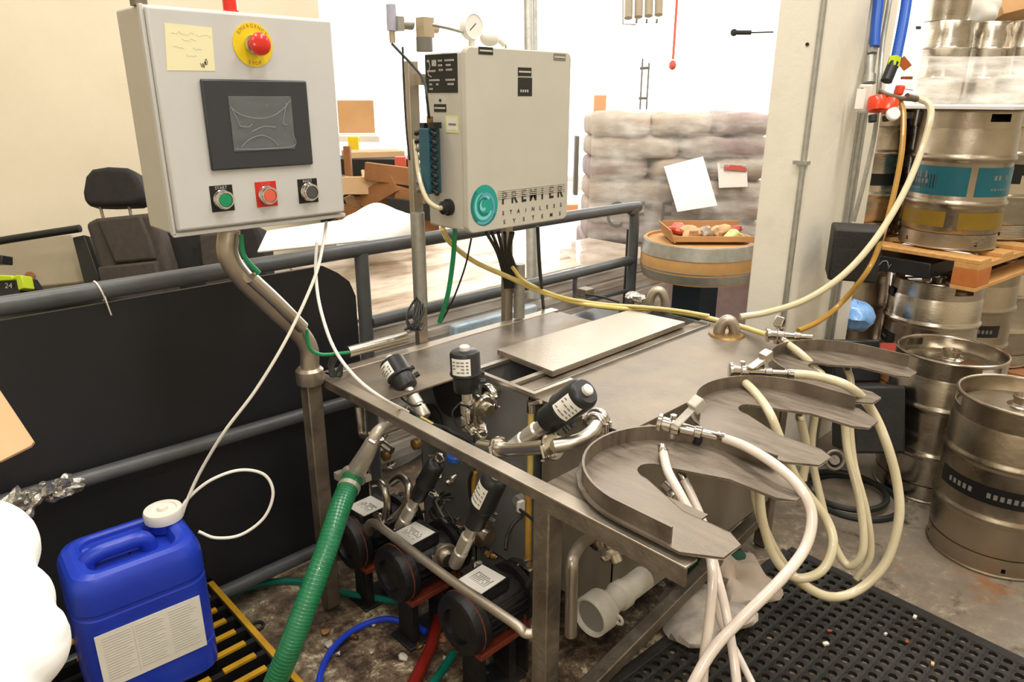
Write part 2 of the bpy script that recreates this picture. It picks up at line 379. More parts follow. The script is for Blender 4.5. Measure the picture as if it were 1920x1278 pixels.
# decks
M().box((.962,1.475,.762), (1.89,1.765,.768)).build('left_deck', 'steel_deck', washer, bevel=.001)
M().box((1.265,.925,.762), (2.2,1.305,.768)).build('right_deck', 'steel_deck', washer, bevel=.001)
poly_plate(M(), [(.962,.895), (1.10,.895), (1.10,.60), (.962,.60)], .767, .004).build('saddle_gusset', 'steel_saddle', washer)
for i, cx in enumerate((1.135, 1.57, 1.99)):
    sm = poly_plate(M(), ubar_plate(cx, ytip=(.495, .525, .575)[i], yc=(.69,.703,.72)[i], slot_y=(.785,.80,.815)[i]), .785, .004)
    sm.build('saddle', 'steel_saddle', washer, bevel=.001)
    yc = (.69,.703,.72)[i]; R = .19
    arc = [Vector((cx-R*math.cos(a), yc+R*1.03*math.sin(a), .785)) for a in [PI*(k)/28 for k in range(-4, 33)]]
    arc = [p if p.y > yc else Vector((cx+(R if p.x > cx else -R), p.y, .785)) for p in arc]
    arc = [Vector((cx-R, yc-.11, .785))]+[p for p in arc if p.y >= yc]+[Vector((cx+R, yc-.11, .785))]
    if i: arc = [p for p in arc if not (p.x < cx and p.y < yc+R*(.55 if i == 1 else .25))]
    rm = M(); n = len(arc); vs = []; fs = []
    for p in arc:
        o = Vector((p.x-cx, max(p.y-yc, 0), 0)); o = o.normalized()*.0025
        vs += [p-o, p+o, p+o+Z*.034, p-o+Z*.034]
    for k in range(n-1):
        for j in range(4): fs.append((k*4+j, k*4+(j+1) % 4, k*4+4+(j+1) % 4, k*4+4+j))
    fs += [(3,2,1,0), tuple((n-1)*4+j for j in range(4))]
    rm.add(vs, fs).build('saddle_rim', 'steel_saddle', washer)
for x, y in ((1.3, .88), (1.72, .9), (2.14, .92)): M().box((x-.06,y-.03,.74), (x+.06,y+.08,.762)).build('saddle_bracket', 'steel_dirty', washer)
# two tanks; open hole between cover plates
tk = M(); t = .003
def tank(m, x0, x1, y0, y1, z0, z1):
    m.box((x0,y0,z0), (x0+t,y1,z1)).box((x1-t,y0,z0), (x1,y1,z1)).box((x0,y0,z0), (x1,y0+t,z1)).box((x0,y1-t,z0), (x1,y1,z1)).box((x0,y0,z0), (x1,y1,z0+t))
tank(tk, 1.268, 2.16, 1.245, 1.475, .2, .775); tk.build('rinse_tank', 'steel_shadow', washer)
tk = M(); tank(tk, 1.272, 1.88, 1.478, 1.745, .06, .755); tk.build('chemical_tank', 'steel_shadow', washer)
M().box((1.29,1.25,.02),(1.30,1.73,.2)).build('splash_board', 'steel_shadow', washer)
tk = M(); tank(tk, 1.285, 2.16, .955, 1.215, .2, .761); tk.build('caustic_tank', 'steel_tank', washer)
M().box((1.262,1.222,.768), (1.42,1.236,.778)).box((1.262,1.462,.768),(1.62,1.48,.778)).box((1.262,1.236,.768),(1.276,1.462,.778)).build('hole_flange', 'steel_plate', washer)
M().box((1.275,1.312,.74), (2.1,1.33,.778)).build('tank_divider', 'steel_plate', washer)
# stained patch and the two bent tank vents (half loops)
def vent(c, R, r, ax, name='vent_loop'):
    P = [Vector(c)+Vector(ax)*(-R*math.cos(a))+Z*(R*math.sin(a)*2.0) for a in [PI*k/10 for k in range(11)]]
    return M().tube([P[0]-Z*.02]+P+[P[-1]-Z*.02], r, 14, 3)
e1 = W(1362, 628, z=.768)
vent(e1, .026, .019, Vector((.55,-.8,0)).normalized()).build('vent_loop', 'steel_plate', washer)
M().lathe(e1, Z, [(.06,0),(.055,.006),(.03,.012)], 24).build('vent_collar', 'brass_stained', washer)
e2 = W(1232, 573, z=.768)
vent(e2, .03, .017, Vector((.6,-.8,0)).normalized()).build('vent_loop', 'steel_plate', washer)
# stiffener tube and wire gutter along the left edge
g0, g1 = W(652,660,z=.80), W(762,632,z=.80)
M().cyl(g0, g1, .0175).build('wire_conduit', 'steel', washer)
M().box((2.05,1.5,.60),(2.2,1.74,.64)).build('pump_shelf', 'steel_dirty', washer)

# loose cover plate, raised on the deck
pl = [W(933,655,z=.79), W(1036,696,z=.79), W(1284,603,z=.79), W(1180,581,z=.79)]
cp = thing('tank_cover', 'loose pale steel cover plate lying across the open tank hole', 'cover', (pl[0].x, pl[0].y, .772))
poly_plate(M(), [(p.x, p.y) for p in reversed(pl)], .79, .004).build('cover_sheet', 'steel_plate', cp, bevel=.001)
ed = M()
for a, b in zip(pl, pl[1:]+pl[:1]):
    a = Vector((a.x,a.y,.781)); b = Vector((b.x,b.y,.781)); ed.bar(a, b, .003, .014)
ed.build('folded_edge', 'steel_plate', cp)

# dark cavity boards: pump bay back wall stays the tanks; floor drip tray

# ---------------------------------------------------------------- control box mast with the touch screen box
mast = thing('control_mast', 'bent steel tube mast on the left bench leg carrying the touch screen box', 'stand', (.95,1.735,.75))
mp = [(.70,1.735,1.25), (.70,1.735,1.165), (.74,1.735,1.105), (.845,1.735,.965), (.89,1.735,.90), (.898,1.735,.84), (.90,1.735,.76)]
mp = [W(430,430,y=1.735), W(428,478,y=1.735), W(462,528,y=1.735), W(550,612,y=1.735), W(578,650,y=1.735), W(581,690,y=1.735)]
M().tube(mp, .0255, 18, 6).build('mast_tube', 'steel_plate', mast)
off = W(500,545,y=1.70)-W(488,562,y=1.70)
M().tube([W(470,520,y=1.70), W(520,566,y=1.70), W(568,614,y=1.70)], .017, 14, 4).build('cable_pipe', 'steel', mast)
cb = W(581,702,y=1.735)
M().lathe(cb-Z*.025, Z, [(.036,0),(.038,.004),(.038,.04),(.03,.048)], 28).build('clamp_collar', 'steel_plate', mast)
M().box((cb.x-.022,cb.y-.022,.02), (cb.x+.022,cb.y+.022,cb.z-.02)).build('square_post', 'steel_dirty', mast, bevel=.003)
M().tube([W(452,440,y=1.70), W(458,480,y=1.70), W(486,512,y=1.695)], .006, 8, 6).build('ground_wire', 'green_wire', mast)
M().tube([W(575,618,y=1.70), W(580,650,y=1.70), W(600,664,y=1.70), W(640,662,y=1.72), W(655,660,y=1.72)], .005, 8, 6).build('ground_wire', 'green_wire', mast)
mess = M()
for k in range(7): mess.tube([W(628+random.uniform(-8,8),668+random.uniform(-6,6),y=1.71), W(618+random.uniform(-8,8),690,y=1.70), W(632+random.uniform(-10,10),706,y=1.69), W(646+random.uniform(-6,6),680,y=1.70)], .003, 6, 5)
mess.build('wire_bundle', 'dark_cable', mast)

by = 1.65
BL, BR, TL, TR = W(330,440,y=by), W(645,407,y=by), W(265,12,y=by), W(625,30,y=by)
x0, x1, z0, z1 = (BL.x+TL.x)/2, (BR.x+TR.x)/2, (BL.z+BR.z)/2, (TL.z+TR.z)/2
cbx = thing('control_box', 'grey control enclosure with touch screen, red emergency stop and three push buttons', 'control box', (x0, by, z0))
M().box((x0,by+.012,z0), (x1,by+.165,z1)).build('enclosure', 'enclosure_warm', cbx, bevel=.006)
M().box((x0+.004,by-.006,z0+.010), (x1-.004,by+.010,z1-.004)).build('door', 'enclosure', cbx, bevel=.006, seg=3)
M().box((x0-.003,by+.004,z0-.004), (x1+.003,by+.014,z0+.006)).box((x0-.004,by+.004,z0), (x0+.004,by+.02,z1)).build('door_gasket', 'enclosure', cbx, bevel=.002)
fy = by-.006
def onbox(px, py): return W(px, py, y=fy)
# screen
a, b = onbox(372,144), onbox(588,306)
bz = M().box((a.x,fy-.009,b.z-.002), (b.x-.005,fy,a.z-.004)).build('screen_bezel', 'screen_bezel', cbx, bevel=.004)
a, b = onbox(422,180), onbox(550,278)
M().box((a.x+.002,fy-.0102,b.z), (b.x,fy-.008,a.z)).build('screen', 'screen', bz)
fm = M(); nx, nz = 22, 16; vs = []
for j in range(nz+1):
    for i in range(nx+1):
        u, v = i/nx, j/nz
        wv = .0022*math.exp(-((v-.78-.25*(u-.5)**2*4*.6)**2)/.002)+.0016*math.exp(-((v-.52+.05*math.cos(u*6))**2)/.003)+.0016*math.exp(-((v-.2-.12*math.sin(u*PI))**2)/.002)+random.uniform(0,.0004)
        vs.append((a.x+.001+(b.x-a.x-.002)*u, fy-.0108-wv, b.z+(a.z-b.z)*v))
fm.add(vs, [(j*(nx+1)+i, j*(nx+1)+i+1, (j+1)*(nx+1)+i+1, (j+1)*(nx+1)+i) for j in range(nz) for i in range(nx)])
fm.build('screen_film', 'film_clear', bz, label='wrinkled clear protective film', sharp=180)
sx0, sx1, sz0, sz1 = a.x+.004, b.x-.003, b.z+.003, a.z-.003
for cr in ([(0,.82),(.12,.70),(.3,.62),(.5,.60),(.7,.66),(.88,.80),(1,.95)], [(.02,.78),(.08,.6),(.12,.45)], [(.93,.9),(.88,.7),(.84,.5),(.9,.46)], [(.12,.46),(.25,.44),(.32,.5)], [(.1,.06),(.25,.2),(.45,.27),(.62,.18),(.72,.05)], [(.0,.02),(.5,.0),(1,.04),(.98,.3)], [(.3,.35),(.5,.44),(.7,.42)]):
    M().tube([(sx0+(sx1-sx0)*u_, fy-.0128, sz0+(sz1-sz0)*v_) for u_, v_ in cr], .0005, 5, 6).build('film_glint', 'crease_glint', bz)  # pale tubes drawn as highlights along the film wrinkles
# emergency stop
c = onbox(474,84)
M().cyl(c, c-Y*.002, .046, seg=40).build('stop_label', 'estop_yellow', cbx)
et = M()
for txt, ang0, dirn in (('EMERGENCY', 150, -1),):
    for k, ch in enumerate(txt):
        an = math.radians(90+52-13*k); p = c+X*(.0355*math.cos(an))+Z*(.0355*math.sin(an)); rot = an-PI/2
        et.text(ch, .0105, p, X*math.cos(rot)+Z*math.sin(rot), -X*math.sin(rot)+Z*math.cos(rot), .0026, align='CENTER')
for k, ch in enumerate('STOP'):
    an = math.radians(270-19.5+13*k); p = c+X*(.042*math.cos(an))+Z*(.042*math.sin(an)); rot = an+PI/2
    et.text(ch, .0105, p, X*math.cos(rot)+Z*math.sin(rot), -X*math.sin(rot)+Z*math.cos(rot), .0026, align='CENTER')
et.build('lettering', 'wood_dark', cbx)
es = M().lathe(c, -Y, [(.021,0),(.021,.012),(.015,.014),(.014,.026)], 32).build('stop_collar', 'chrome', cbx)
M().lathe(c-Y*.02, -Y, [(.010,0),(.014,.006),(.0225,.010),(.024,.016),(.0225,.021),(.016,.0255),(.006,.0275),(.0002,.028)], 32).build('stop_knob', 'red_gloss', cbx)
# push buttons
for (px, py, lm, bm_, wd, pm) in ((416,370,'keg_black','green_button','START','ink_light'), (499,362,'red_label','red_pale','STOP','red_pale'), (577,356,'keg_black','grey_button','RESET','ink_light')):
    c = onbox(px, py)
    pb = M().box((c.x-.026,fy-.0015,c.z-.031), (c.x+.026,fy,c.z+.027)).build('button_plate', lm, cbx)
    M().text(wd, .0095, c+Z*.0185-Y*.0015, X, Z, .0006, align='CENTER').build('lettering', pm, pb)
    M().lathe(c-Z*.004, -Y, [(.0215,0),(.022,.006),(.020,.008),(.0215,.010),(.0215,.016),(.0185,.021),(.016,.021),(.0155,.018)], 32).build('button_collar', 'chrome', pb)
    M().lathe(c-Z*.004-Y*.012, -Y, [(.0153,0),(.0153,.007),(.0135,.0085)], 28).build('button_cap', bm_, pb)
# sticky note with faint handwriting
nt = [onbox(313,132), onbox(403,133), onbox(397,52), onbox(308,43)]
nm = M().add([p-Y*.0008 for p in nt]+[p-Y*.0002 for p in nt], [(0,1,2,3), (7,6,5,4), (0,4,5,1), (1,5,6,2), (2,6,7,3), (3,7,4,0)])
sn = thing('sticky_note', 'pale yellow handwritten note stuck on the grey control box door', 'note', nt[0])
nm.build('paper_sheet', 'sticky_yellow', sn)
hw = M(); random.seed(4)
def scrawl(m, x, z, wd, h, y, r, n=8):
    m.tube([Vector((x+wd*k/n, y, z+h*random.uniform(-.5,.5)-.04*wd*k/n)) for k in range(n+1)], r, 5, 3)
for (px, py, wd) in ((320,60,.02),(336,62,.03),(368,66,.032),(340,74,.03),(324,88,.022),(362,91,.018),(350,104,.02)):
    p = onbox(px, py); scrawl(hw, p.x, p.z, wd, .006, fy-.001, .0003)
hw.build('handwriting', 'ink_light', sn)
hs = M(); p = onbox(376,124)
hs.tube([p+X*dx*.001+Z*dz*.001-Y*.0012 for dx, dz in ((0,6),(3,-2),(5,6),(7,-3),(9,9),(12,3),(11,12),(14,14),(15,5),(10,4),(13,9))], .0006, 5, 4)
hs.build('signature', 'ink', sn)
# beacon on top
c = W(432,14,y=by+.08)
M().lathe((c.x,by+.08,z1-.001), Z, [(.02,0),(.02,.008),(.016,.01),(.016,.05),(.012,.06),(.002,.062)], 24).build('beacon', 'red_gloss', cbx, label='red beacon lamp on top')
c = W(262,8,y=by+.03); M().box((c.x-.012,by+.02,z1-.002),(c.x+.012,by+.05,z1+.012)).build('top_latch', 'steel_dirty', cbx)
M().cyl((x1-.03,by+.07,z0-.012),(x1-.03,by+.07,z0+.002),.010).build('cable_gland', 'nylon_black', cbx)

# ---------------------------------------------------------------- second box: pneumatic cabinet on two posts
y2 = 1.55; D2 = .185
A_, B_, C_, D_ = W(880,85,y=y2), W(1075,100,y=y2), W(872,437,y=y2), W(1060,412,y=y2)
u0, u1, v0, v1 = (A_.x+C_.x)/2, (B_.x+D_.x)/2, (C_.z+D_.z)/2, (A_.z+B_.z)/2
c2 = thing('pneumatic_cabinet', 'off-white cabinet on posts with company logo, gauge and teal valve block', 'cabinet', (u0, y2, v0))
M().box((u0+.004,y2+.02,v0+.004), (u1-.004,y2+D2,v1-.012)).build('cabinet_body', 'enclosure_warm', c2, bevel=.006)
cd = M(); R = .02; pts = []
for cx, cz, a0 in ((u1-R,v1-R,0), (u0+R,v1-R,90), (u0+R,v0+R,180), (u1-R,v0+R,270)):
    pts += [(cx+R*math.cos(math.radians(a0+9*k)), cz+R*math.sin(math.radians(a0+9*k))) for k in range(11)]
cd.prism(pts, (0,y2,0), X, Z, .022); cd.build('cabinet_door', 'enclosure_warm', c2, bevel=.003)
def on2(px, py): return W(px, py, y=y2)
# side face looks to -X
sx_ = u0+.004
def ons(px, py): return W(px, py, x=sx_)
S = -Y
sp = [ons(793,104), ons(858,99), ons(858,174), ons(793,174)]
ya, yb = (sp[0].y+sp[3].y)/2, (sp[1].y+sp[2].y)/2; za, zb = (sp[0].z+sp[1].z)/2, (sp[2].z+sp[3].z)/2
ya = min(ya, y2+D2-.006); yb = max(yb, y2+.03)
ns = M().box((sx_-.0012,yb,zb), (sx_,ya,za)).build('data_plate', 'ink', c2)
tx = M(); random.seed(2)
hh = za-zb; ww = ya-yb
for (r_, c_, wd) in ((.10,.06,.10),(.10,.42,.14),(.10,.62,.30),(.22,.42,.14),(.22,.66,.16),(.34,.44,.14),(.34,.66,.2),(.36,.06,.28),(.60,.12,.34),(.60,.64,.3),(.71,.12,.10),(.71,.34,.08),(.71,.70,.2),(.83,.12,.12)):
    z_ = za-hh*r_-.004; n = max(2, int(wd/.05)); yy = ya-ww*c_
    for k in range(n): tx.box((sx_-.0018, yy-ww*wd*(k+.75)/n, z_-.005), (sx_-.0011, yy-ww*wd*k/n, z_))
tx.tube([(sx_-.0015, ya-ww*.1, za-.012), (sx_-.0015, ya-ww*.16, za-.03), (sx_-.0015, ya-ww*.09, za-.05), (sx_-.0015, ya-ww*.2, za-.058)], .0015, 5, 4)
tx.box((sx_-.0018,ya-ww*.36,za-hh*.3),(sx_-.0011,ya-ww*.22,za-hh*.14))
tx.build('plate_print', 'ink_light', ns)
def label(m_, lo, hi, parent, face='f', name='warning_label', lines=2):
    a, b = lo, hi
    if face == 'f':
        l = M().box((a.x,y2-.0012,b.z), (b.x,y2,a.z)).build(name, m_, parent)
        t_ = M()
        for k in range(lines):
            zc = a.z+(b.z-a.z)*(k+1)/(lines+1); t_.box((a.x+.003,y2-.0018,zc-.0022), (b.x-.003,y2-.0011,zc+.0022))
        t_.build('print_line', 'enclosure_warm', l)
    else:
        l = M().box((sx_-.0012,b.y,b.z), (sx_,a.y,a.z)).build(name, m_, parent)
        t_ = M()
        for k in range(lines):
            zc = a.z+(b.z-a.z)*(k+1)/(lines+1); t_.box((sx_-.0018,b.y+.003,zc-.0022), (sx_-.0011,a.y-.003,zc+.0022))
        t_.build('print_line', 'enclosure_warm', l)
    return l
label('ink', on2(897,87), on2(924,103), c2, lines=1)
label('ink_grey', on2(1038,100), on2(1060,114), c2, lines=1)
label('ink', on2(971,126), on2(996,143), c2, lines=1)
l4 = label('ink', on2(971,145), on2(997,180), c2, lines=0)
tm = M(); p = on2(975,170)
for k in range(4): tm.box((p.x+k*.009,y2-.0019,p.z-.004),(p.x+k*.009+.005,y2-.0011,p.z+.003))
tm.build('plate_print', 'ink_light', l4)
label('ink', ons(814,195), ons(837,210), c2, 's', lines=1)
p = ons(826,188); M().cyl(p, p-X*.003, .004, seg=8).build('rivet', 'ink', c2)
ly = label('label_yellow', ons(836,217), ons(860,249), c2, 's', 'inspection_sticker', 0)
a, b = ons(839,221), ons(857,244); M().box((sx_-.0018,b.y,b.z),(sx_-.0011,a.y,a.z)).build('sticker_centre', 'paper', ly)
a, b = ons(842,231), ons(856,235); M().box((sx_-.0024,b.y,b.z),(sx_-.0017,a.y,a.z)).build('print_line', 'ink_grey', ly)
# logo
c = on2(908,385); LG = M(); lc = {}
def arcband(m, c, r0f, r1f, a0, a1, lift, n=40):
    vs = []; 
    for k in range(n+1):
        t_ = k/n; a_ = math.radians(a0+(a1-a0)*t_)
        for r in (r0f(t_), r1f(t_)): vs.append(c+X*(r*math.cos(a_))+Z*(r*1.12*math.sin(a_))-Y*lift)
    m.add(vs, [(2*k, 2*k+1, 2*k+3, 2*k+2) for k in range(n)])
lr = .052
def ringl(nm, ma, r0f, r1f, a0, a1, lift): q = M(); arcband(q, c, r0f, r1f, a0, a1, lift); q.build(nm, ma, c2)
ringl('logo_swirl', 'ink_teal', lambda t_: .0002, lambda t_: lr, 0, 360, .0008)
ringl('logo_swirl', 'ink_teal_dark', lambda t_: lr*.82, lambda t_: lr*.98, 130, 330, .0012)
ringl('logo_swirl', 'ink_aqua', lambda t_: lr*(.62-.10*t_), lambda t_: lr*(.64+.10*math.sin(PI*t_)), 100, 330, .0013)
ringl('logo_swirl', 'ink_aqua', lambda t_: lr*(.06+.34*t_), lambda t_: lr*(.2+.34*t_+.04*math.sin(PI*t_)), 300, 40, .0014)
ringl('logo_swirl', 'ink_blue', lambda t_: lr*(.86-.45*t_), lambda t_: lr*(.98-.4*t_), 235, 470, .0015)
ringl('logo_swirl', 'ink_teal_dark', lambda t_: lr*(.3+.1*t_), lambda t_: lr*(.4+.1*t_), 60, 300, .0016)
# PREMIER / STAINLESS / SYSTEMS, laid along the door
def spaced(m, s, px0, py0, px1, size, **k):
    a = on2(px0, py0); x_end = on2(px1, py0).x; n = len(s)
    for i, ch in enumerate(s): m.text(ch, size, Vector((a.x+(x_end-a.x)*(i+.5)/n, y2, a.z)), X, Z, .0010, align='CENTER', **k)
lt = M(); spaced(lt, 'STAINLESS', 936, 404, 1057, .017, bold=.02); spaced(lt, 'SYSTEMS', 936, 421, 1057, .017, bold=.02); lt.build('lettering', 'ink', c2)
lp = M(); spaced(lp, 'PREMIER', 936, 383, 1057, .05, sx=.85, bold=.03); lp.build('lettering', 'ink', c2, label='striped upper word of the logo')
st = M(); a = on2(936,383); xe = on2(1058,383).x
for k in range(5): z_ = a.z+.016+k*.0055; st.box((a.x-.004,y2-.0022,z_), (xe+.002,y2-.0012,z_+.0022))
st.build('logo_stripes', 'enclosure_warm', c2)
# gauge, regulator and fittings above the cabinet's left
gc = W(884,50,y=y2+.05); zt = v1-.012
gg = M().lathe(gc+Y*.014, -Y, [(.030,0),(.0335,.004),(.0335,.022),(.031,.026),(.029,.024)], 36); gg.build('gauge_case', 'gauge_face', c2)
M().cyl(gc-Y*.0082, gc-Y*.009, .029, seg=32).build('gauge_dial', 'gauge_face', c2)
M().bar(gc-Y*.0104-X*.014-Z*.010, gc-Y*.0104+X*.007+Z*.008, .002, .001, Y).build('gauge_needle', 'ink', c2)
M().cyl((gc.x,gc.y,gc.z-.03),(gc.x,gc.y,zt-.001),.009).sphere(W(918,72,y=y2+.05), .026, 16, (1.2,.9,.8)).cyl(W(930,70,y=y2+.06),W(945,84,y=y2+.06),.007).build('regulator', 'white_plastic', c2)
M().tube([W(945,78,y=y2+.07), W(950,86,y=y2+.06), W(950,95,y=y2+.05)], .006, 8).build('elbow_fitting', 'galvanised', c2)
M().tube([W(868,60,y=y2+.05), W(840,52,y=y2+.06), W(812,46,y=y2+.09)], .005, 8).build('gauge_pipe', 'galvanised', c2)
f1 = W(797,52,y=y2+.13)
M().obox(f1, (.035,.035,.05)).cyl(f1-Z*.05, f1-Z*.02, .018).cyl(f1+X*.018, f1+X*.04, .012).build('filter_head', 'fit_washed', c2)
M().cyl(f1-Z*.06-X*.004, f1-Z*.024-X*.004, .022).build('filter_bowl', 'ink_grey', c2)
f2 = W(752,45,y=y2+.16)
M().cyl(f2, f2+X*.035, .013).obox(f2-X*.008, (.02,.024,.035)).build('coupling', 'galvanised', c2)
f3 = W(735,40,y=y2+.17)
M().tube([W(733,8,y=y2+.17), W(735,40,y=y2+.17), W(735,58,y=y2+.17)], lambda t_: .0145-.003*abs(t_-.5), 12).build('quick_coupler', 'violet_washed', c2)
M().cyl(W(735,58,y=y2+.17), W(736,80,y=y2+.17), .008).build('brass_tail', 'fit_washed', c2)
# terminal block (teal valve manifold) hanging at the left side
mbx = sx_-.03
vb = M(); q0, q1 = W(801,240,x=mbx), W(806,362,x=mbx)
vm = thing('valve_manifold', 'teal pneumatic valve block with black push-in fittings on the cabinet side', 'valve block', q1)
M().box((mbx-.016,q0.y-.022,q1.z), (mbx+.028,q0.y+.02,q0.z)).build('block_body', 'valve_teal', vm, bevel=.003)
for k in range(8):
    z_ = q1.z+.01+(q0.z-q1.z-.02)*k/7
    M().cyl((mbx-.002,q0.y-.022,z_), (mbx-.002,q0.y-.038,z_-.004), .0072, seg=12).sphere((mbx-.004,q0.y-.04,z_-.006), .0082, 10).build('fitting', 'nylon_black', vm)
    M().cyl((mbx-.004,q0.y+.018,z_), (mbx-.004,q0.y+.048,z_-.006), .0062, .0075, 12).build('fitting', 'ink_grey' if k < 6 else 'nylon_black', vm)
M().box((mbx-.008,q0.y-.04,q0.z), (mbx+.02,q0.y-.012,q0.z+.016)).box((mbx-.008,q0.y+.004,q0.z),(mbx+.02,q0.y+.024,q0.z+.014)).build('end_cap', 'nylon_black', vm)
M().cyl(W(806,232,x=mbx), W(806,218,x=mbx), .009, seg=12).build('inlet_fitting', 'brass_stained', vm)
# cable gland low on the side
gp = ons(843,388)
M().lathe(gp, -X, [(.024,0),(.024,.010),(.019,.012),(.019,.026),(.010,.03)], 24).build('cable_gland', 'nylon_black', c2)
M().tube([gp-X*.028, W(818,388,x=sx_-.05), W(800,372,x=sx_-.06), W(786,330,x=sx_-.05), W(778,262,x=sx_-.03)], .007, 10).build('cream_hose', 'clear_hose', c2)
M().tube([W(735,82,y=y2+.16), W(752,100,y=y2+.12), W(775,124,y=y2+.08), W(795,152,y=y2+.02), W(801,190,y=y2-.0), W(805,222,x=mbx)], .0035, 8).build('air_tube', 'dark_cable', c2)
M().tube([W(755,88,y=y2+.2), W(757,150,y=y2+.2), W(762,240,y=y2+.2), W(768,300,y=y2+.2)], .003, 6).build('air_tube', 'dark_cable', c2)

# posts for it
ps = thing('cabinet_stand', 'two slim steel posts holding the off-white cabinet above the bench', 'stand', (1.5,1.78,.77))
for (xt, yt, dx) in ((1.325,1.79,0), (1.70,1.785,.0)):
    M().box((xt-.019,yt-.012,.76), (xt+.016,yt+.012,v1-.03)).build('post', 'steel_plate', ps, bevel=.002)
    M().cyl((xt+(.030 if xt > 1.5 else -.020),yt-.03,.775 if xt > 1.5 else .90), (xt+(.030 if xt > 1.5 else -.020),yt-.03,v0+.04 if xt < 1.5 else .97), .020).build('cable_pipe', 'galvanised', ps)
M().bar((1.325,1.765,v0+.08), (1.70,1.765,v0+.08), .03, .03).bar((1.325,1.765,v1-.08), (1.70,1.765,v1-.08), .03, .03).build('cross_bar', 'steel', ps)
bc = W(958,440,y=1.72)
cb_ = M()
for k, px in enumerate((912,922,934,946,958,962)): cb_.tube([W(px,436,y=1.68), W((px+950)/2,470,y=1.73), W(943+k*5,510,y=1.765), W(948+k*3,540,y=1.77)], .006, 6, 5)
cb_.build('cable_bundle', 'dark_cable', ps)
wl = M()
for k in range(8): wl.tube([W(786+random.uniform(-5,5),555,y=1.76), W(780+random.uniform(-18,14),590,y=1.72), W(768+random.uniform(-12,30),618,y=1.70), W(790+random.uniform(-4,6),606,y=1.74)], .0032, 6, 5)
wl.build('wire_bundle', 'dark_cable', ps)
M().cyl(W(786,548,y=1.76), W(787,590,y=1.76), .010).build('black_sleeve', 'nylon_black', ps)
M().tube([W(853,428,y=1.66), W(850,480,y=1.68), W(840,550,y=1.70), W(824,604,y=1.74)], .0075, 8).build('ground_cable', 'green_wire', ps)
M().tube([W(884,446,y=1.66), W(872,500,y=1.68), W(850,560,y=1.70), W(826,606,y=1.74)], .003, 6).build('thin_cable', 'dark_cable', ps)
M().tube([W(1008,424,y=1.62), W(1012,500,y=1.62), W(1019,577,z=.772)], .006, 8).build('rod', 'dark_cable', ps)
# ================================================================ PUMP BAY
def clamp(m, c, ax, r):
    """tri-clamp: two ferrule rims with a wing nut"""
    c = Vector(c); u, v, d = frame(ax)
    m.lathe(c-d*.009, d, [(r*.8,0),(r,.002),(r*1.04,.006),(r*1.04,.012),(r,.016),(r*.8,.018)], 24)
    p = c+u*r*1.05; m.cyl(p-v*.012, p+v*.016, .0045, seg=10).obox(p+v*.02, (.016,.004,.012), u, v)
    p = c-u*r*1.03; m.cyl(p-v*.008, p+v*.008, .005, seg=10)
def pump(cy, cz, label):
    p = thing('transfer_pump', label, 'pump', (.93, cy, 0), 'transfer pumps under the bench')
    x = .93
    m = M().lathe((x,cy,cz), X, [(.045,.022),(.048,.004),(.066,.002),(.078,.008),(.083,.020),(.083,.052),(.079,.056)], 36, capa=False); m.build('fan_cover', 'motor_black', p)
    M().cyl((x+.020,cy,cz), (x+.026,cy,cz), .047).build('fan_recess', 'black_rubber', p)
    b = M().cyl((x+.05,cy,cz), (x+.20,cy,cz), .062, seg=28)
    for k in range(20):
        a = 2*PI*k/20
        if abs(math.sin(a)) > .8 and math.sin(a) > 0: continue
        d = Vector((0,math.cos(a),math.sin(a))); b.obox(Vector((x+.128,cy,cz))+d*.0655, (.13,.012,.0035), X, d)
    b.build('motor_body', 'motor_black', p)
    M().lathe((x+.195,cy,cz), X, [(.06,0),(.084,.002),(.084,.018),(.06,.02)], 32).build('end_flange', 'motor_black', p)
    M().lathe((x+.222,cy,cz), X, [(.05,0),(.078,.002),(.08,.02),(.074,.028),(.03,.034)], 32).build('pump_head', 'motor_black', p)
    bl = M()
    for k in range(6):
        a = PI/6+PI*k/3; q = Vector((x+.20,cy+.072*math.cos(a),cz+.072*math.sin(a))); bl.cyl(q, q+X*.062, .0055, seg=8)
    bl.build('stud', 'chrome', p)
    tb = M().obox((x+.10,cy+.004,cz+.078), (.11,.09,.04)); tb.build('terminal_box', 'motor_black', p, bevel=.004)
    M().obox((x+.092,cy-.002,cz+.0995), (.092,.082,.002), (1,.1,-.05), (0,1,0)).add([], []).build('rating_label', 'paper', p)
    dots = M(); random.seed(int(cy*100))
    for k in range(9):
        for j in range(6):
            if random.random() < .75: dots.obox((x+.064+.008*j,cy-.030+.0065*k,cz+.1012), (.006,.0022,.0008))
    dots.build('label_print', 'ink_grey', p)
    M().box((x+.03,cy-.05,.0), (x+.21,cy+.05,.01)).box((x+.05,cy-.035,.008), (x+.075,cy+.035,cz-.055)).box((x+.16,cy-.035,.008), (x+.185,cy+.035,cz-.055)).box((x+.21,cy-.05,.008),(x+.218,cy+.05,cz)).build('pump_base', 'motor_black', p, bevel=.003)
    M().box((x+.04,cy-.055,cz-.098), (x+.20,cy+.055,cz-.080)).box((x+.19,cy-.06,cz-.11), (x+.215,cy+.06,cz-.02)).build('orange_foot', 'rust_orange', p, bevel=.003)
    M().lathe((x+.030,cy,cz), X, [(.083,0),(.0848,.002),(.083,.004)], 36).build('drip_ring', 'rust_orange', p)
    # front outlet with clamp on the head
    o = Vector((x+.245,cy-.03,cz+.05)); m = M().cyl(o-Z*.02, o+Z*.03, .015); clamp(m, o+Z*.02, (0,.2,1), .022); m.build('outlet', 'steel', p)
    return p
P3 = W(852,1172,x=.93); P2 = W(728,1098,x=.93); P1 = W(645,1040,x=.93)
pump(P3.y, .255, 'black motor pump on a rusty orange base nearest the bench corner leg')
pump(P2.y, .25, 'black motor pump with white label, middle of the three under the bench')
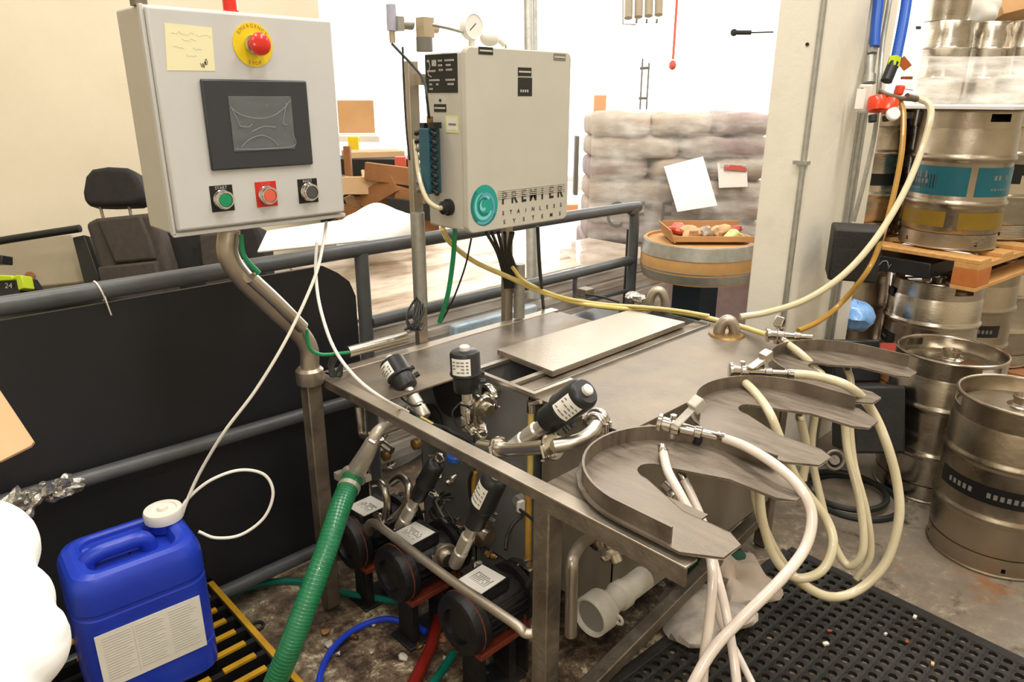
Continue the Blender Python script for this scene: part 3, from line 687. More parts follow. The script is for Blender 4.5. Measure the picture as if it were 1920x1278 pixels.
pump(P1.y, .235, 'black motor pump half hidden behind the thick green hose')

def valve(base, tip, R, label, name='actuated_valve', lab=None, ind=True):
    base, tip = Vector(base), Vector(tip); d = tip-base; L = d.length; a = d.normalized()
    v = thing(name, label, 'valve', base, 'air actuated valves on the washer')
    h0 = L*.48
    s = M().lathe(base, a, [(.017,0),(.019,.004),(.019,h0*.34),(.0155,h0*.36),(.0155,h0*.42),(.0185,h0*.44),(.0185,h0*.72),(.014,h0*.75),(.014,h0+.005)], 20); s.build('stem', 'steel_flashlit', v)
    M().lathe(base+a*h0, a, [(R*.55,0),(R*.8,.004),(R*.86,.008),(R*.86,L*.20),(R*1.02,L*.22),(R*1.04,L*.24),(R*.98,L*.26),(R*.98,L*.47),(R*.9,L*.5),(R*.75,L*.515)], 32).build('actuator_head', 'black_plastic', v)
    if ind: M().lathe(base+a*(h0+L*.51), a, [(R*.34,0),(R*.34,.010),(R*.26,.013)], 20).build('position_cap', 'white_plastic', v)
    toc = (CAMLOC-base).normalized(); n = (toc-a*toc.dot(a)).normalized()
    if lab:
        t_ = n.cross(a); n2 = (n+t_*lab).normalized(); t2 = n2.cross(a); c = base+a*(h0+L*.355)
        vs = []
        for k in range(9):
            an = math.radians(-38+76*k/8); q = n2*math.cos(an)+t2*math.sin(an)
            vs += [c+q*(R*1.0)-a*L*.10, c+q*(R*1.0)+a*L*.10]
        M().add(vs, [(2*k,2*k+1,2*k+3,2*k+2) for k in range(8)]).build('white_label', 'paper_bright', v)
        pr = M()
        for r_ in range(4):
            for cc in range(4):
                if random.random() < .8:
                    an = math.radians(-24+16*cc); q = n2*math.cos(an)+t2*math.sin(an)
                    pr.obox(c+q*(R*1.012)+a*(L*(-.06+.04*r_)), (.009,.003,.0008), t2, a)
        pr.build('label_print', 'ink_grey', v)
    sp_ = base+a*(h0+L*.12)-n.cross(a)*R*.9
    M().cyl(sp_, sp_-n.cross(a)*.014, .0075, seg=12).cyl(sp_+a*.024, sp_+a*.024-n.cross(a)*.012, .006, seg=12).build('air_port', 'nylon_black', v)
    return v
xv = 1.12
valve(W(797,782,x=1.06), W(732,674,x=1.06), .037, 'black capped valve leaning left over the front rail below the left deck', lab=1.2)
valve(W(879,805,x=xv), W(871,655,x=xv), .040, 'upright black capped valve standing between the two deck plates', lab=.35)
valve(W(962,838,x=1.08), W(1100,732,x=1.10), .037, 'black valve leaning right with a square white printed label', lab=-.1)
valve(W(750,990,x=1.03), W(818,868,x=1.07), .027, 'small dark valve below the rail beside the blue cap', ind=False)
valve(W(853,1058,x=1.01), W(930,893,x=1.03), .033, 'black valve low under the front rail with a blank white label', lab=.9)

# stainless pipework
def pipe(name, pts, r, label, ma='steel', clamps=(), cat='pipe', group='stainless pipes of the washer', seg=16):
    t_ = thing(name, label, cat, pts[0], group)
    M().tube(pts, r, seg, 6).build('pipe_run', ma, t_)
    for c, ax, rr in clamps:
        m = M(); clamp(m, c, ax, rr); m.build('pipe_clamp', 'chrome', t_)
    return t_
h = W(1040,835,x=1.06)
pA = [W(900,836,x=1.06), W(960,842,x=1.06), W(1035,836,x=1.06)]
pipe('cross_pipe', pA, .0165, 'stainless cross pipe carrying the right-leaning valve to the tank wall', clamps=[(W(935,838,x=1.06), pA[1]-pA[0], .026), (W(1036,836,x=1.06), pA[2]-pA[1], .030)])
pB = [W(1040,836,x=1.06), W(1085,826,x=1.10), W(1112,808,x=1.15), W(1118,790,x=1.22), W(1120,786,x=1.285)]
pipe('elbow_pipe', pB, .0165, 'short stainless elbow running into the right tank wall', clamps=[(W(1116,796,x=1.2), (1,.1,.1), .030), (W(1122,790,x=1.27), (1,0,0), .034)])
pC = [W(905,770,x=1.15), W(915,745,x=1.2), W(930,728,x=1.27)]
pipe('elbow_pipe', pC, .0165, 'stub of pipe with a round flange entering the left tank', clamps=[(W(918,742,x=1.21), (1,-.2,.1), .034), (W(888,775,x=1.12), (.3,-1,.2), .028), (W(893,800,x=1.12), (0,-.5,1), .026)])
pD = [W(693,1000,x=.99), W(690,985,x=.955), W(702,980,x=.93), W(730,1000,x=.92), W(850,1090,x=.92), W(960,1165,x=.92), W(985,1186,x=.925), W(1004,1184,x=.945), W(1012,1170,x=.985)]
pipe('manifold_pipe', pD, .0115, 'long brownish pipe sloping across the front of the three pumps', 'steel_plate', clamps=[(W(712,978,x=1.0), (1,0,.1), .028)])
pE = [W(700,906,x=1.02), W(712,905,x=1.0), W(722,920,x=.99), W(726,945,x=.99), W(722,968,x=1.0)]
pipe('bent_pipe', pE, .0105, 'small bent pipe behind the hose clamp')
pF = [W(735,905,x=1.1), W(752,895,x=1.08), W(766,910,x=1.06), W(764,940,x=1.05), W(745,965,x=1.04), W(730,975,x=1.03)]
pipe('bent_pipe', pF, .0115, 'C-shaped bent pipe beside the small dark valve')
pG = [W(672,762,x=1.0), W(676,790,x=1.0), W(680,815,x=1.0), W(702,822,x=.99), W(735,845,x=1.0)]
pipe('bent_pipe', pG, .011, 'thin pale pipe dropping under the left end of the front rail')
pH = [W(1108,1008,x=1.24), W(1090,1020,x=1.14), W(1075,1045,x=1.06), W(1072,1075,x=1.04), W(1070,1190,x=1.04)]
pipe('drain_riser', pH, .014, 'vertical bent pipe right behind the bench corner leg', 'steel_plate', clamps=[(W(1118,1012,x=1.25), (1,.1,.1), .028)])
pI = [W(1000,1135,x=1.2), W(990,1110,x=1.16), W(1008,1075,x=1.12), W(1022,1040,x=1.12)]
pipe('bent_pipe', pI, .016, 'pipe rising from the nearest pump head behind the corner leg', clamps=[(W(992,1120,x=1.17), (0,.2,1), .028)])
# clutter of tri-clamps on valve bodies
for (px, py, xx, ax, rr, lb) in ((792,800,1.08,(.3,1,.2),.027,'clamp under the left-leaning valve'), (878,850,1.12,(0,1,.3),.03,'clamp at the foot of the upright valve'), (905,760,1.14,(0,1,.2),.028,'clamp beside the upright valve'),
        (760,992,1.08,(.4,1,0),.030,'dirty clamp at the foot of the small dark valve'), (835,1040,1.05,(.3,1,0),.034,'shiny clamp on the middle pump outlet'), (905,1000,1.15,(0,1,0),.036,'clamp behind the blank-labelled valve'),
        (1148,1030,1.22,(0,.6,1),.026,'clamp below the rail behind the corner leg'), (1262,925,1.27,(0,1,.5),.02,'small clamp seen through the nearest saddle slot')):
    m = M(); c = W(px,py,x=xx); clamp(m, c, ax, rr); m.lathe(c-Vector(ax).normalized()*.03, Vector(ax), [(rr*.6,0),(rr*.6,.06)], 18)
    m.build('pipe_clamp', 'steel', cat='clamp', label='steel '+lb, group='loose clamps in the pump bay')
def tubething(name, pts, r, ma, label, cat='hose', group=None, seg=10, smooth=8):
    return M().tube(pts, r, seg, smooth).build(name, ma, label=label, cat=cat, group=group)
# sight tubes
sg = thing('sight_tube', 'amber level tube standing on the tank wall under the rail', 'tube', W(990,1050,x=1.24))
M().cyl(W(991,905,x=1.24), W(990,1052,x=1.24), .0095).build('glass_tube', 'sight_yellow', sg)
M().cyl(W(991,905,x=1.24)+Z*.02, W(991,905,x=1.24)-Z*.01, .014).cyl(W(990,1052,x=1.24)-Z*.02, W(990,1052,x=1.24)+Z*.01, .014).build('tube_fitting', 'brass_stained', sg)
sg = thing('sight_tube', 'pale level tube rising between the two tanks above the rail', 'tube', W(993,870,x=1.255))
M().cyl(W(996,765,x=1.255), W(994,890,x=1.255), .0085).build('glass_tube', 'yellow_hose', sg)
M().cyl(W(996,752,x=1.255), W(996,772,x=1.255), .012).cyl(W(996,757,x=1.25), W(1014,753,x=1.25), .006).build('tube_fitting', 'chrome', sg)
tubething('level_tube', [W(891,885,x=1.262), W(886,940,x=1.262), W(888,990,x=1.262)], .007, 'sight_yellow', 'dull yellow tube on the dark tank wall behind the pumps', 'tube')
tubething('bent_cable', [W(885,885,x=1.2), W(880,905,x=1.2), W(885,950,x=1.22), W(895,975,x=1.22)], .005, 'dark_cable', 'black cable curling beside the dull yellow tube', 'cable')
tubething('bent_cable', [W(980,965,x=1.2), W(960,985,x=1.16), W(950,1010,x=1.14), W(948,1030,x=1.12)], .005, 'dark_cable', 'black cable hanging left of the amber tube', 'cable')
tubething('bent_cable', [W(975,955,x=1.2), W(1000,975,x=1.16), W(1025,1005,x=1.1), W(1040,1015,x=1.04)], .004, 'dark_cable', 'black cable crossing in front of the amber tube', 'cable')
sn_ = W(968,940,x=1.21)
s_ = thing('level_sensor', 'small grey and white sensor on the dark tank wall', 'sensor', sn_)
M().cyl(sn_, sn_+X*.05, .016).build('sensor_body', 'ink_grey', s_); M().obox(sn_-Y*.018-Z*.006, (.02,.012,.03)).build('connector', 'white_plastic', s_)
# blue cap, round gauges and brass sponge-like caps
bcp = W(855,855,x=1.10); M().lathe(bcp-Z*.01, Z, [(.024,0),(.026,.004),(.026,.014),(.022,.018)], 24).build('blue_cap', 'blue_air_hose', label='round blue plastic cap just under the front rail', cat='cap')
for px, py, rr, lb in ((724,853,.016,'stained brass plug under the left end of the rail'), (781,832,.015,'stained brass plug beneath the middle of the rail')):
    p_ = W(px,py,x=1.02); M().lathe(p_-X*.012, X, [(rr*.5,0),(rr,.003),(rr*1.05,.016),(rr*.8,.022)], 20).build('brass_plug', 'brass_stained', label=lb, cat='plug')
# spiral discs: tank lids behind the valves
d1 = W(845,735,x=1.262)
M().lathe(d1, -X, [(.075,0),(.078,.003),(.078,.008),(.07,.010)], 40).build('round_lid', 'black_rubber', label='dark round rubber lid on the tank wall behind the upright valve', cat='lid')
d2 = W(770,775,x=1.262)
M().lathe(W(812,785,x=1.25), -X, [(.048,0),(.05,.003),(.05,.008),(.045,.010)], 40).build('round_lid', 'black_rubber', label='smaller dark round lid right of the left-leaning valve', cat='lid')
# lever ring clamps (chrome loops)
for px, py, xx, lb in ((905,812,1.10,'shiny loop handle at the foot of the upright valve'), (824,858,1.08,'shiny loop handle under the rail near the blue cap'), (975,842,1.05,None)):
    if lb:
        c = W(px,py,x=xx); t_ = thing('loop_handle', lb, 'handle', c)
        M().torus(c, (1,.4,0), .013, .0038, 20, 8).build('ring', 'chrome', t_); M().cyl(c+Y*.015, c+Y*.045-Z*.008, .004, seg=8).build('shank', 'chrome', t_)
# hexagon knobs etc. on tank wall
kn = M()
for px, py in ((930,700),(955,798),(962,838),(1008,752),(1118,718)): 
    pass
# cable harness across the bay
hr = thing('cable_harness', 'tangle of dark green and black air lines running under the valves', 'cable', W(830,810,x=1.06))
random.seed(11)
for k in range(12):
    j = lambda s_: random.uniform(-s_, s_)
    M().tube([W(765+j(6),768+j(5),x=1.02), W(800+j(5),795+j(8),x=1.05), W(840+j(5),812+j(8),x=1.07), W(880+j(6),838+j(9),x=1.09), W(905+j(8),870+j(10),x=1.08)], random.choice((.0032,.004,.0026)), 6, 5).build('air_line', random.choice(('dark_cable','dark_cable','ink_grey','green_rag','yellow_hose')), hr)
for k in range(8):
    j = lambda s_: random.uniform(-s_, s_)
    M().tube([W(855+j(10),1010+j(12),x=1.16), W(840+j(14),975+j(12),x=1.14), W(815+j(12),950+j(14),x=1.15), W(840+j(12),925+j(12),x=1.2)], .0032, 6, 5).build('air_line', random.choice(('dark_cable','ink_grey','dark_cable')), hr)
for (a_, b_) in (((752,690),(770,745)), ((880,740),(860,800)), ((1048,745),(985,835))): pass
M().tube([W(742,720,x=1.05), W(752,745,x=1.03), W(775,760,x=1.03), W(790,758,x=1.05)], .0028, 6, 6).tube([W(862,755,x=1.1), W(848,775,x=1.08), W(862,800,x=1.09), W(885,790,x=1.1), W(882,765,x=1.1), W(864,758,x=1.1)], .0028, 6, 6).build('air_line', 'dark_cable', hr)
# chrome bits: small studs and fittings scattered through the shadowed bay
random.seed(21)
for k, (px, py, xx) in enumerate(((812,925,1.1),(820,890,1.12),(845,900,1.16),(806,875,1.1),(735,870,1.08),(770,945,1.1),(880,1015,1.12),(920,1040,1.14),(895,1060,1.1),(1135,1042,1.2),(1165,1028,1.22),(1015,930,1.2),(1020,950,1.18),(740,930,1.15),(700,835,1.05))):
    c = W(px,py,x=xx); ax = Vector((random.uniform(-1,1),random.uniform(-1,1),random.uniform(-.6,1))).normalized()
    M().cyl(c-ax*.016, c+ax*.016, .008, seg=8).cyl(c-ax*.006, c+ax*.002, .013, seg=6).cyl(c+ax*.012, c+ax*.022, .0055, seg=8).build('hose_fitting', ('chrome','steel','steel','brass_stained')[k % 4], cat='fitting', label='small push-in air fitting among the pipes of the pump bay', group='small fittings in the pump bay')
# PVC drain cup
fc = W(1104,1158,x=1.08); ax = Vector((1,0,0))
dr = thing('drain_cup', 'grey-white round plastic drain cap on the front of the nearer tank', 'drain cap', fc)
M().lathe(fc+X*.002, X, [(.037,.014),(.041,.0),(.047,-.002),(.048,.004),(.048,.05),(.044,.055),(.030,.060)], 36, capa=False).build('cap_shell', 'white_plastic_dirty', dr)
M().cyl(fc+X*.010, fc+X*.016, .041).build('cap_face', 'ink_grey', dr)
M().lathe(fc+X*.062, X, [(.030,-.004),(.030,.04),(.035,.045),(.035,.068),(.030,.072),(.030,.15)], 28).build('pipe_neck', 'white_plastic_dirty', dr)
M().torus(fc+X*.045-Y*.052, (1,0,0), .010, .004, 16, 6).build('lug', 'white_plastic_dirty', dr)

# thick green suction hose with cam fitting
gh = thing('suction_hose', 'thick green ribbed suction hose running down to the lower left floor', 'hose', W(520,1270,d=1.03))
hp = [W(663,893,x=.87), W(640,945,x=.80), W(612,1030,x=.72), W(575,1130,x=.64), W(545,1210,x=.585), W(512,1290,x=.54), W(480,1370,x=.50), W(440,1460,x=.46)]
hs_ = smooth_path(hp, 14)
M().tube(hs_, .0275, 24, 0).build('hose_wall', 'green_hose', gh)
rb = M(); L_ = 0; 
fine = smooth_path(hp, 60); turns = 90; N_ = len(fine); pts = []; u = None
for i in range(0, N_):
    d = (fine[min(i+1,N_-1)]-fine[max(i-1,0)]).normalized()
    if u is None: u = frame(d)[0]
    u = (u-d*u.dot(d)).normalized(); v = d.cross(u)
    pts.append((fine[i], u.copy(), v.copy()))
dense = []
for i in range(N_-1):
    for k in range(4):
        t_ = k/4; p = pts[i][0].lerp(pts[i+1][0], t_); uu = pts[i][1].lerp(pts[i+1][1], t_); vv = pts[i][2].lerp(pts[i+1][2], t_)
        an = 2*PI*turns*(i+t_)/N_; dense.append(p+(uu*math.cos(an)+vv*math.sin(an))*.0272)
rb.tube(dense, .0013, 4, 0); rb.build('spiral_rib', 'green_hose', gh, kind='stuff')
a0 = hp[0]; dd = (hp[1]-hp[0]).normalized()
M().lathe(a0+dd*.030, dd, [(.0285,0),(.030,.001),(.030,.013),(.0285,.014)], 28).build('hose_clamp', 'steel_flashlit', gh)
M().lathe(a0-dd*.012, dd, [(.027,0),(.034,.002),(.036,.008),(.034,.016),(.0285,.018)], 28).obox(a0+frame(dd)[0]*.04, (.022,.016,.02)).obox(a0-frame(dd)[0]*.038, (.018,.012,.016)).build('cam_clamp', 'steel_flashlit', gh)
cn = [a0-dd*.01, W(690,845,x=.885), W(706,812,x=.90), W(722,796,x=.93), W(742,790,x=.98)]
M().tube(cn, lambda t_: .0265-.0145*min(1, t_*1.5), 20, 8).build('reducer', 'steel_flashlit', gh)
m = M(); clamp(m, W(704,820,x=.90), W(690,845,x=.885)-W(712,802,x=.905), .022); m.build('wing_clamp', 'chrome', gh)

# ================================================================ KEG COUPLERS AND THEIR HOSES
def coupler(A, B, lever, label, lever_m='steel'):
    """A back cap, B front outlet; body runs A to B"""
    A, B = Vector(A), Vector(B); d = (B-A).normalized(); L = (B-A).length
    t_ = thing('keg_coupler', label, 'coupler', A, 'keg couplers resting on the washer deck')
    M().lathe(A, d, [(.018,0),(.0225,.003),(.0225,.010),(.017,.012),(.016,.030),(.019,.034),(.019,.05),(.013,.054),(.011,L*.62),(.0135,L*.64),(.0135,L*.74),(.0095,L*.76),(.0095,L)], 24).build('body', 'chrome', t_)
    l0, l1 = Vector(lever[0]), Vector(lever[1]); M().bar(l0, l1, .022, .006, (0,0,1)).obox(l1, (.03,.026,.03), l1-l0, Y).build('lever', lever_m, t_, bevel=.003)
    p = A+d*.035; M().cyl(p, p-Z*.026, .011).cyl(p, p+Z*.028, .007, seg=12).build('side_port', 'chrome', t_)
    q = A+d*L*.7; M().cyl(q, q-Z*.022, .010, seg=14).obox(q-Z*.026, (.02,.016,.01)).build('foot', 'nylon_black', t_)
    return t_
zc = .81
c1a, c1b = W(1233,792,z=zc+.008), W(1345,818,z=zc)
coupler(c1a, c1b, (W(1266,798,z=.83), W(1306,758,z=.87)), 'chrome keg coupler with upright lever on the nearest saddle', 'white_plastic_dirty')
c2a, c2b = W(1366,694,z=zc+.01), W(1474,700,z=zc+.01)
coupler(c2a, c2b, (W(1405,690,z=.84), W(1436,668,z=.86)), 'keg coupler with lever at the back of the middle saddle')
c3a, c3b = W(1436,627,z=zc+.012), W(1522,632,z=zc+.012)
coupler(c3a, c3b, (W(1468,620,z=.85), W(1461,604,z=.90)), 'keg coupler at the back of the farthest saddle', 'chrome')
def hose(name, pts, r, ma, label, fit=None, grp='clear wash hoses', seg=14):
    t_ = thing(name, label, 'hose', pts[0], grp)
    M().tube(pts, r, seg, 8).build('hose_wall', ma, t_)
    P = smooth_path(pts, 8); d = (P[1]-P[0]).normalized()
    M().lathe(P[0]-d*.018, d, [(r*.7,0),(r*1.0,.004),(r*.8,.008),(r*1.05,.014),(r*1.12,.018),(r*1.12,.028),(r*1.0,.029)], 16).build('hose_barb', 'chrome', t_)
    return t_
hose('wash_hose', [c1b+(c1b-c1a).normalized()*.012, W(1400,838,z=.82), W(1455,872,x=1.28), W(1500,915,x=1.27), W(1522,965,x=1.26), W(1510,1025,x=1.22), W(1465,1085,x=1.15), W(1390,1160,x=1.07), W(1335,1220,x=1.0), W(1290,1300,x=.94), W(1240,1400,x=.9)], .0106, 'clear_hose_pink', 'pinkish clear hose looping from the nearest coupler down to the bottom edge')
hose('wash_hose', [W(1243,845,z=.80), W(1252,882,z=.79), W(1272,920,x=1.13), W(1298,968,x=1.12), W(1325,1020,x=1.11), W(1336,1075,x=1.07), W(1330,1160,x=1.03), W(1320,1240,x=1.0), W(1315,1330,x=.98)], .0098, 'clear_hose_pink', 'clear hose dropping through the nearest saddle slot')
hose('wash_hose', [W(1278,890,x=1.2,), W(1300,935,x=1.19), W(1322,990,x=1.17), W(1345,1080,x=1.12), W(1362,1150,x=1.1), W(1378,1250,x=1.05), W(1385,1330,x=1.02)], .009, 'clear_hose_pink', 'second clear hose behind the first under the nearest saddle')
hose('wash_hose', [W(1338,1085,x=1.14), W(1350,1160,x=1.12), W(1385,1230,x=1.1), W(1420,1300,x=1.05)], .007, 'clear_hose_pink', 'thin hose splaying right at the bottom edge')
hose('wash_hose', [c2b+(c2b-c2a).normalized()*.012, W(1530,705,z=.825), W(1590,724,z=.82), W(1632,765,x=1.92), W(1662,830,x=1.92), W(1682,905,x=1.92), W(1685,975,x=1.90), W(1660,1055,x=1.86), W(1610,1105,x=1.80), W(1555,1118,x=1.72), W(1500,1090,x=1.66), W(1458,1040,x=1.6), W(1428,975,x=1.56), W(1413,900,x=1.56), W(1418,850,x=1.6)], .0125, 'clear_hose', 'cream hose making the big outer loop right of the middle saddle')
hose('wash_hose', [W(1392,712,z=.80), W(1418,738,z=.79), W(1442,772,x=1.60), W(1462,820,x=1.6), W(1485,880,x=1.62), W(1510,920,x=1.64), W(1548,970,x=1.66), W(1562,1020,x=1.64), W(1540,1070,x=1.6), W(1490,1082,x=1.56), W(1450,1040,x=1.54), W(1430,975,x=1.54), W(1424,920,x=1.55)], .0115, 'clear_hose', 'cream hose through the middle saddle slot curling in the inner loop')
hose('wash_hose', [W(1470,640,z=.81), W(1500,662,z=.80), W(1528,690,x=2.03), W(1545,715,x=2.02), W(1528,780,x=2.0), W(1522,850,x=1.98), W(1540,940,x=1.95), W(1560,1010,x=1.93), W(1590,1060,x=1.92), W(1618,1030,x=1.94), W(1612,940,x=1.98), W(1590,850,x=2.02), W(1583,780,x=2.04)], .0115, 'clear_hose', 'cream hose from the farthest coupler hanging behind the middle saddle tip')
hose('wash_hose', [W(1588,690,x=2.12), W(1596,720,x=2.1), W(1594,790,x=2.06), W(1602,870,x=2.04), W(1625,960,x=2.0), W(1632,1040,x=1.98), W(1605,1085,x=1.95)], .010, 'clear_hose', 'pale hose hanging straight down beside the farthest saddle')
hose('wash_hose', [W(1500,780,x=1.9), W(1512,840,x=1.9), W(1505,900,x=1.88)], .012, 'clear_hose', 'short bit of hose seen between the farthest and middle saddles')

# air and gas hoses in the background
tubething('gas_hose', [W(829,428,y=1.68), W(845,455,y=1.7), W(890,490,y=1.72), W(960,522,y=1.72), W(1010,545,y=1.70), W(1080,567,y=1.66), W(1160,578,z=.79), W(1230,580,z=.785), W(1300,590,z=.782), W(1345,600,z=.782), W(1390,612,z=.782), W(1440,628,z=.80)], .0085, 'yellow_hose', 'yellow hose sagging from the cabinet along the back of the deck', group='yellow gas hoses')
tubething('gas_hose', [W(960,500,y=1.72), W(985,528,y=1.70), W(1050,556,y=1.68), W(1130,570,z=.80), W(1200,575,z=.80), W(1270,582,z=.80), W(1330,592,z=.79)], .0065, 'yellow_hose', 'thinner yellow hose twisted with the first behind the deck', group='yellow gas hoses')
fr = W(1738,195,d=2.58)
tubething('gas_hose', [W(1388,594,d=2.56), W(1440,585,d=2.56), W(1510,562,d=2.54), W(1580,516,d=2.52), W(1640,450,d=2.52), W(1690,370,d=2.55), W(1725,290,d=2.58), W(1744,225,d=2.58), W(1742,196,d=2.6), W(1720,184,d=2.62)], .0115, 'clear_hose', 'cream hose swooping from the regulator past the column to the deck', group='hoses hanging beside the column')
tubething('gas_hose', [W(1686,185,d=2.62), W(1694,215,d=2.6), W(1690,290,d=2.58), W(1672,380,d=2.58), W(1650,455,d=2.58), W(1625,510,d=2.56), W(1575,570,d=2.62), W(1535,602,d=2.55), W(1497,620,d=2.5)], .0095, 'amber_hose', 'amber hose hanging from the red regulator to the farthest coupler', group='hoses hanging beside the column')
# white plastic tubes from the touch screen box
tubething('dosing_tube', [W(612,416,y=1.70), W(606,455,y=1.66), W(590,520,y=1.62), W(540,630,y=1.60), W(480,730,y=1.62), W(420,810,y=1.66), W(375,885,y=1.72), W(350,940,y=1.74), W(341,966,y=1.745)], .0042, 'white_tube', 'white tube running from the control box down to the blue jerrycan', 'tube', 'white dosing tubes')
tubething('dosing_tube', [W(594,455,y=1.68), W(592,510,y=1.64), W(600,575,y=1.58), W(625,650,y=1.50), W(665,705,y=1.42), W(715,745,y=1.36), W(765,772,x=1.0)], .0042, 'white_tube', 'white tube curving down across the front rail to the valves', 'tube', 'white dosing tubes')
tubething('dosing_tube', [W(336,964,y=1.745), W(352,935,y=1.74), W(395,900,y=1.72), W(450,881,y=1.70), W(496,890,y=1.68), W(512,925,y=1.66), W(495,970,y=1.66), W(452,1002,y=1.68), W(405,1008,y=1.70), W(372,996,y=1.72)], .0042, 'white_tube', 'loose white tube loop above the blue jerrycan cap', 'tube', 'white dosing tubes')
# floor hoses
tubething('floor_hose', [W(800,1185,z=.012), W(770,1170,z=.012), W(720,1160,z=.012), W(665,1180,z=.012), W(625,1215,z=.012), W(602,1260,z=.012), W(598,1310,z=.012), W(610,1350,z=.012)], .0095, 'blue_hose', 'bright blue hose curving over the dirty floor under the pumps', group='hoses lying on the floor')
tubething('floor_hose', [W(380,1150,z=.014), W(440,1112,z=.014), W(500,1092,z=.014), W(560,1090,z=.014), W(640,1110,z=.014), W(700,1120,z=.014), W(760,1130,z=.014)], .011, 'teal_hose', 'teal hose lying behind the thick green hose', group='hoses lying on the floor')
tubething('floor_hose', [W(825,1150,z=.02), W(808,1210,z=.03), W(790,1250,z=.035), W(765,1300,z=.035)], .017, 'red_hose', 'dark red hose going under the nearest pump', group='hoses lying on the floor')
tubething('floor_hose', [W(850,1225,z=.02), W(825,1262,z=.02), W(790,1310,z=.02)], .012, 'teal_hose', 'short green hose end below the nearest pump', group='hoses lying on the floor')
wr = W(482,1173,z=.006); M().torus(wr, Z, .018, .005, 28, 8).build('rubber_washer', 'black_rubber', label='black rubber ring lying on the floor by the yellow pallet', cat='ring')
# debris on floor
random.seed(33)
for k in range(30):
    px, py = random.uniform(610,1010), random.uniform(1170,1275)
    if k > 18: px, py = random.uniform(1215,1420), random.uniform(1010,1120)
    p = W(px, py, z=0); m = M(); m.sphere((p.x,p.y,.008), random.uniform(.006,.016), 8, (1,random.uniform(.5,1.6),.3))
    for i in range(len(m.v)): m.v[i] += Vector((random.uniform(-.003,.003),)*3)
    m.build('debris_lump', random.choice(('scrap','brass_stained','green_rag','scrap','wood_dark')), label='small wet lump of debris on the stained floor', cat='debris', group='debris on the stained floor', sharp=180)
def crumple(name, c, size, ma, label, cat, n=16, amp=.25, seed=1, sq=(1,1,.5), group=None):
    random.seed(seed); m = M().sphere((0,0,0), 1, n)
    ph = [(Vector((random.uniform(-1,1),random.uniform(-1,1),random.uniform(-1,1)))*random.uniform(2,6), random.uniform(0,6)) for _ in range(9)]
    for i, v in enumerate(m.v):
        s_ = 1+amp*sum(math.sin(v.dot(k)+f_) for k, f_ in ph)/3
        m.v[i] = Vector((v.x*s_*size*sq[0]+c[0], v.y*s_*size*sq[1]+c[1], max(v.z*s_*size*sq[2]+c[2], .002)))
    return m.build(name, ma, label=label, cat=cat, sharp=50, group=group)
p = W(1330,1062,z=.04); crumple('wet_rag', p, .10, 'green_rag', 'dark green rag bunched on the floor below the nearest saddle', 'rag', 24, .35, 3)
p = W(1375,1085,z=.03); crumple('plastic_sack', p, .12, 'sack', 'dirty crumpled clear sack on the floor behind the nearest hoses', 'sack', 28, .4, 5)
p = W(1330,1150,z=.03); crumple('plastic_sack', p, .11, 'scrap', 'pale crumpled sheet on the floor beside the brace foot', 'sack', 28, .4, 8)
# ================================================================ BLUE JERRYCAN on the yellow and black plastic pallet
jx0, jx1, jy0, jy1, jz0, jz1 = .224, .514, 1.60, 1.825, .125, .51
jc = Vector(((jx0+jx1)/2, (jy0+jy1)/2, jz0))
jug = thing('jerrycan', 'blue plastic jerrycan with white cap and printed white label', 'jerrycan', jc, rz=math.radians(-4))
def rring(hx, hy, r, n=7):
    P = []
    for sx, sy, a0 in ((1,1,0), (-1,1,90), (-1,-1,180), (1,-1,270)):
        for k in range(n):
            a = math.radians(a0+90*k/(n-1)); P.append((sx*(hx-r)+r*math.cos(a), sy*(hy-r)+r*math.sin(a)))
    return P
JR = Matrix.Rotation(math.radians(-4), 3, 'Z')
def jw(x, y, z): return jc + JR @ Vector((x, y, z))
hx, hy, H = .146, .114, .39
jm = M(); rows = [(.90,0,.05),(.985,.012,.05),(1,.03,.055),(1,.085,.055),(.985,.088,.055),(.985,.098,.055),(1,.101,.055),(1,.262,.055),(.985,.266,.055),(.985,.274,.055),(1,.278,.055),(1,.318,.055),(.99,.334,.055),(.955,.350,.055),(.90,.360,.05),(.80,.366,.045),(.72,.366,.04),(.66,.362,.035),(.62,.350,.03),(.60,.335,.03),(0.02,.335,.001)]
n = 28
for s_, z_, r_ in rows: jm.v += [jw(x, y, z_*1.035) for x, y in rring(hx*s_, hy*s_, min(r_, hy*s_*.9))]
for i in range(len(rows)-1):
    for k in range(n): k2 = (k+1) % n; jm.f.append((i*n+k, i*n+k2, (i+1)*n+k2, (i+1)*n+k))
jm.f.append(tuple(range(n-1, -1, -1))); jm.build('can_body', 'blue_plastic', jug, sharp=19)
# carrying handle across the recess, shoulder blocks
hm = M(); hm.tube([jw(-.095,-.005,.345), jw(-.088,-.005,.368), jw(-.062,-.005,.380), jw(-.02,-.005,.381), jw(.02,-.005,.380), jw(.038,-.005,.368), jw(.044,-.005,.345)], .020, 16, 6)
hm.build('can_handle', 'blue_plastic', jug)
M().box((-.118,.045,.335), (.05,.098,.366), JR, jc).box((-.118,-.098,.335), (-.02,-.05,.366), JR, jc).build('shoulder', 'blue_plastic', jug, bevel=.010, seg=3)
cpc = jw(.098,.052,.352)
M().lathe(cpc, Z, [(.036,0),(.036,.028),(.033,.03)], 28).build('can_neck', 'blue_plastic', jug)
cap = M(); prof = [(.033,.026),(.0415,.028),(.0425,.032),(.0425,.05),(.040,.055),(.030,.056),(.028,.052),(.012,.052),(.010,.06),(.004,.061)]
cap.lathe(cpc, Z, [(r_*1.1, h_) for r_, h_ in prof], 48)
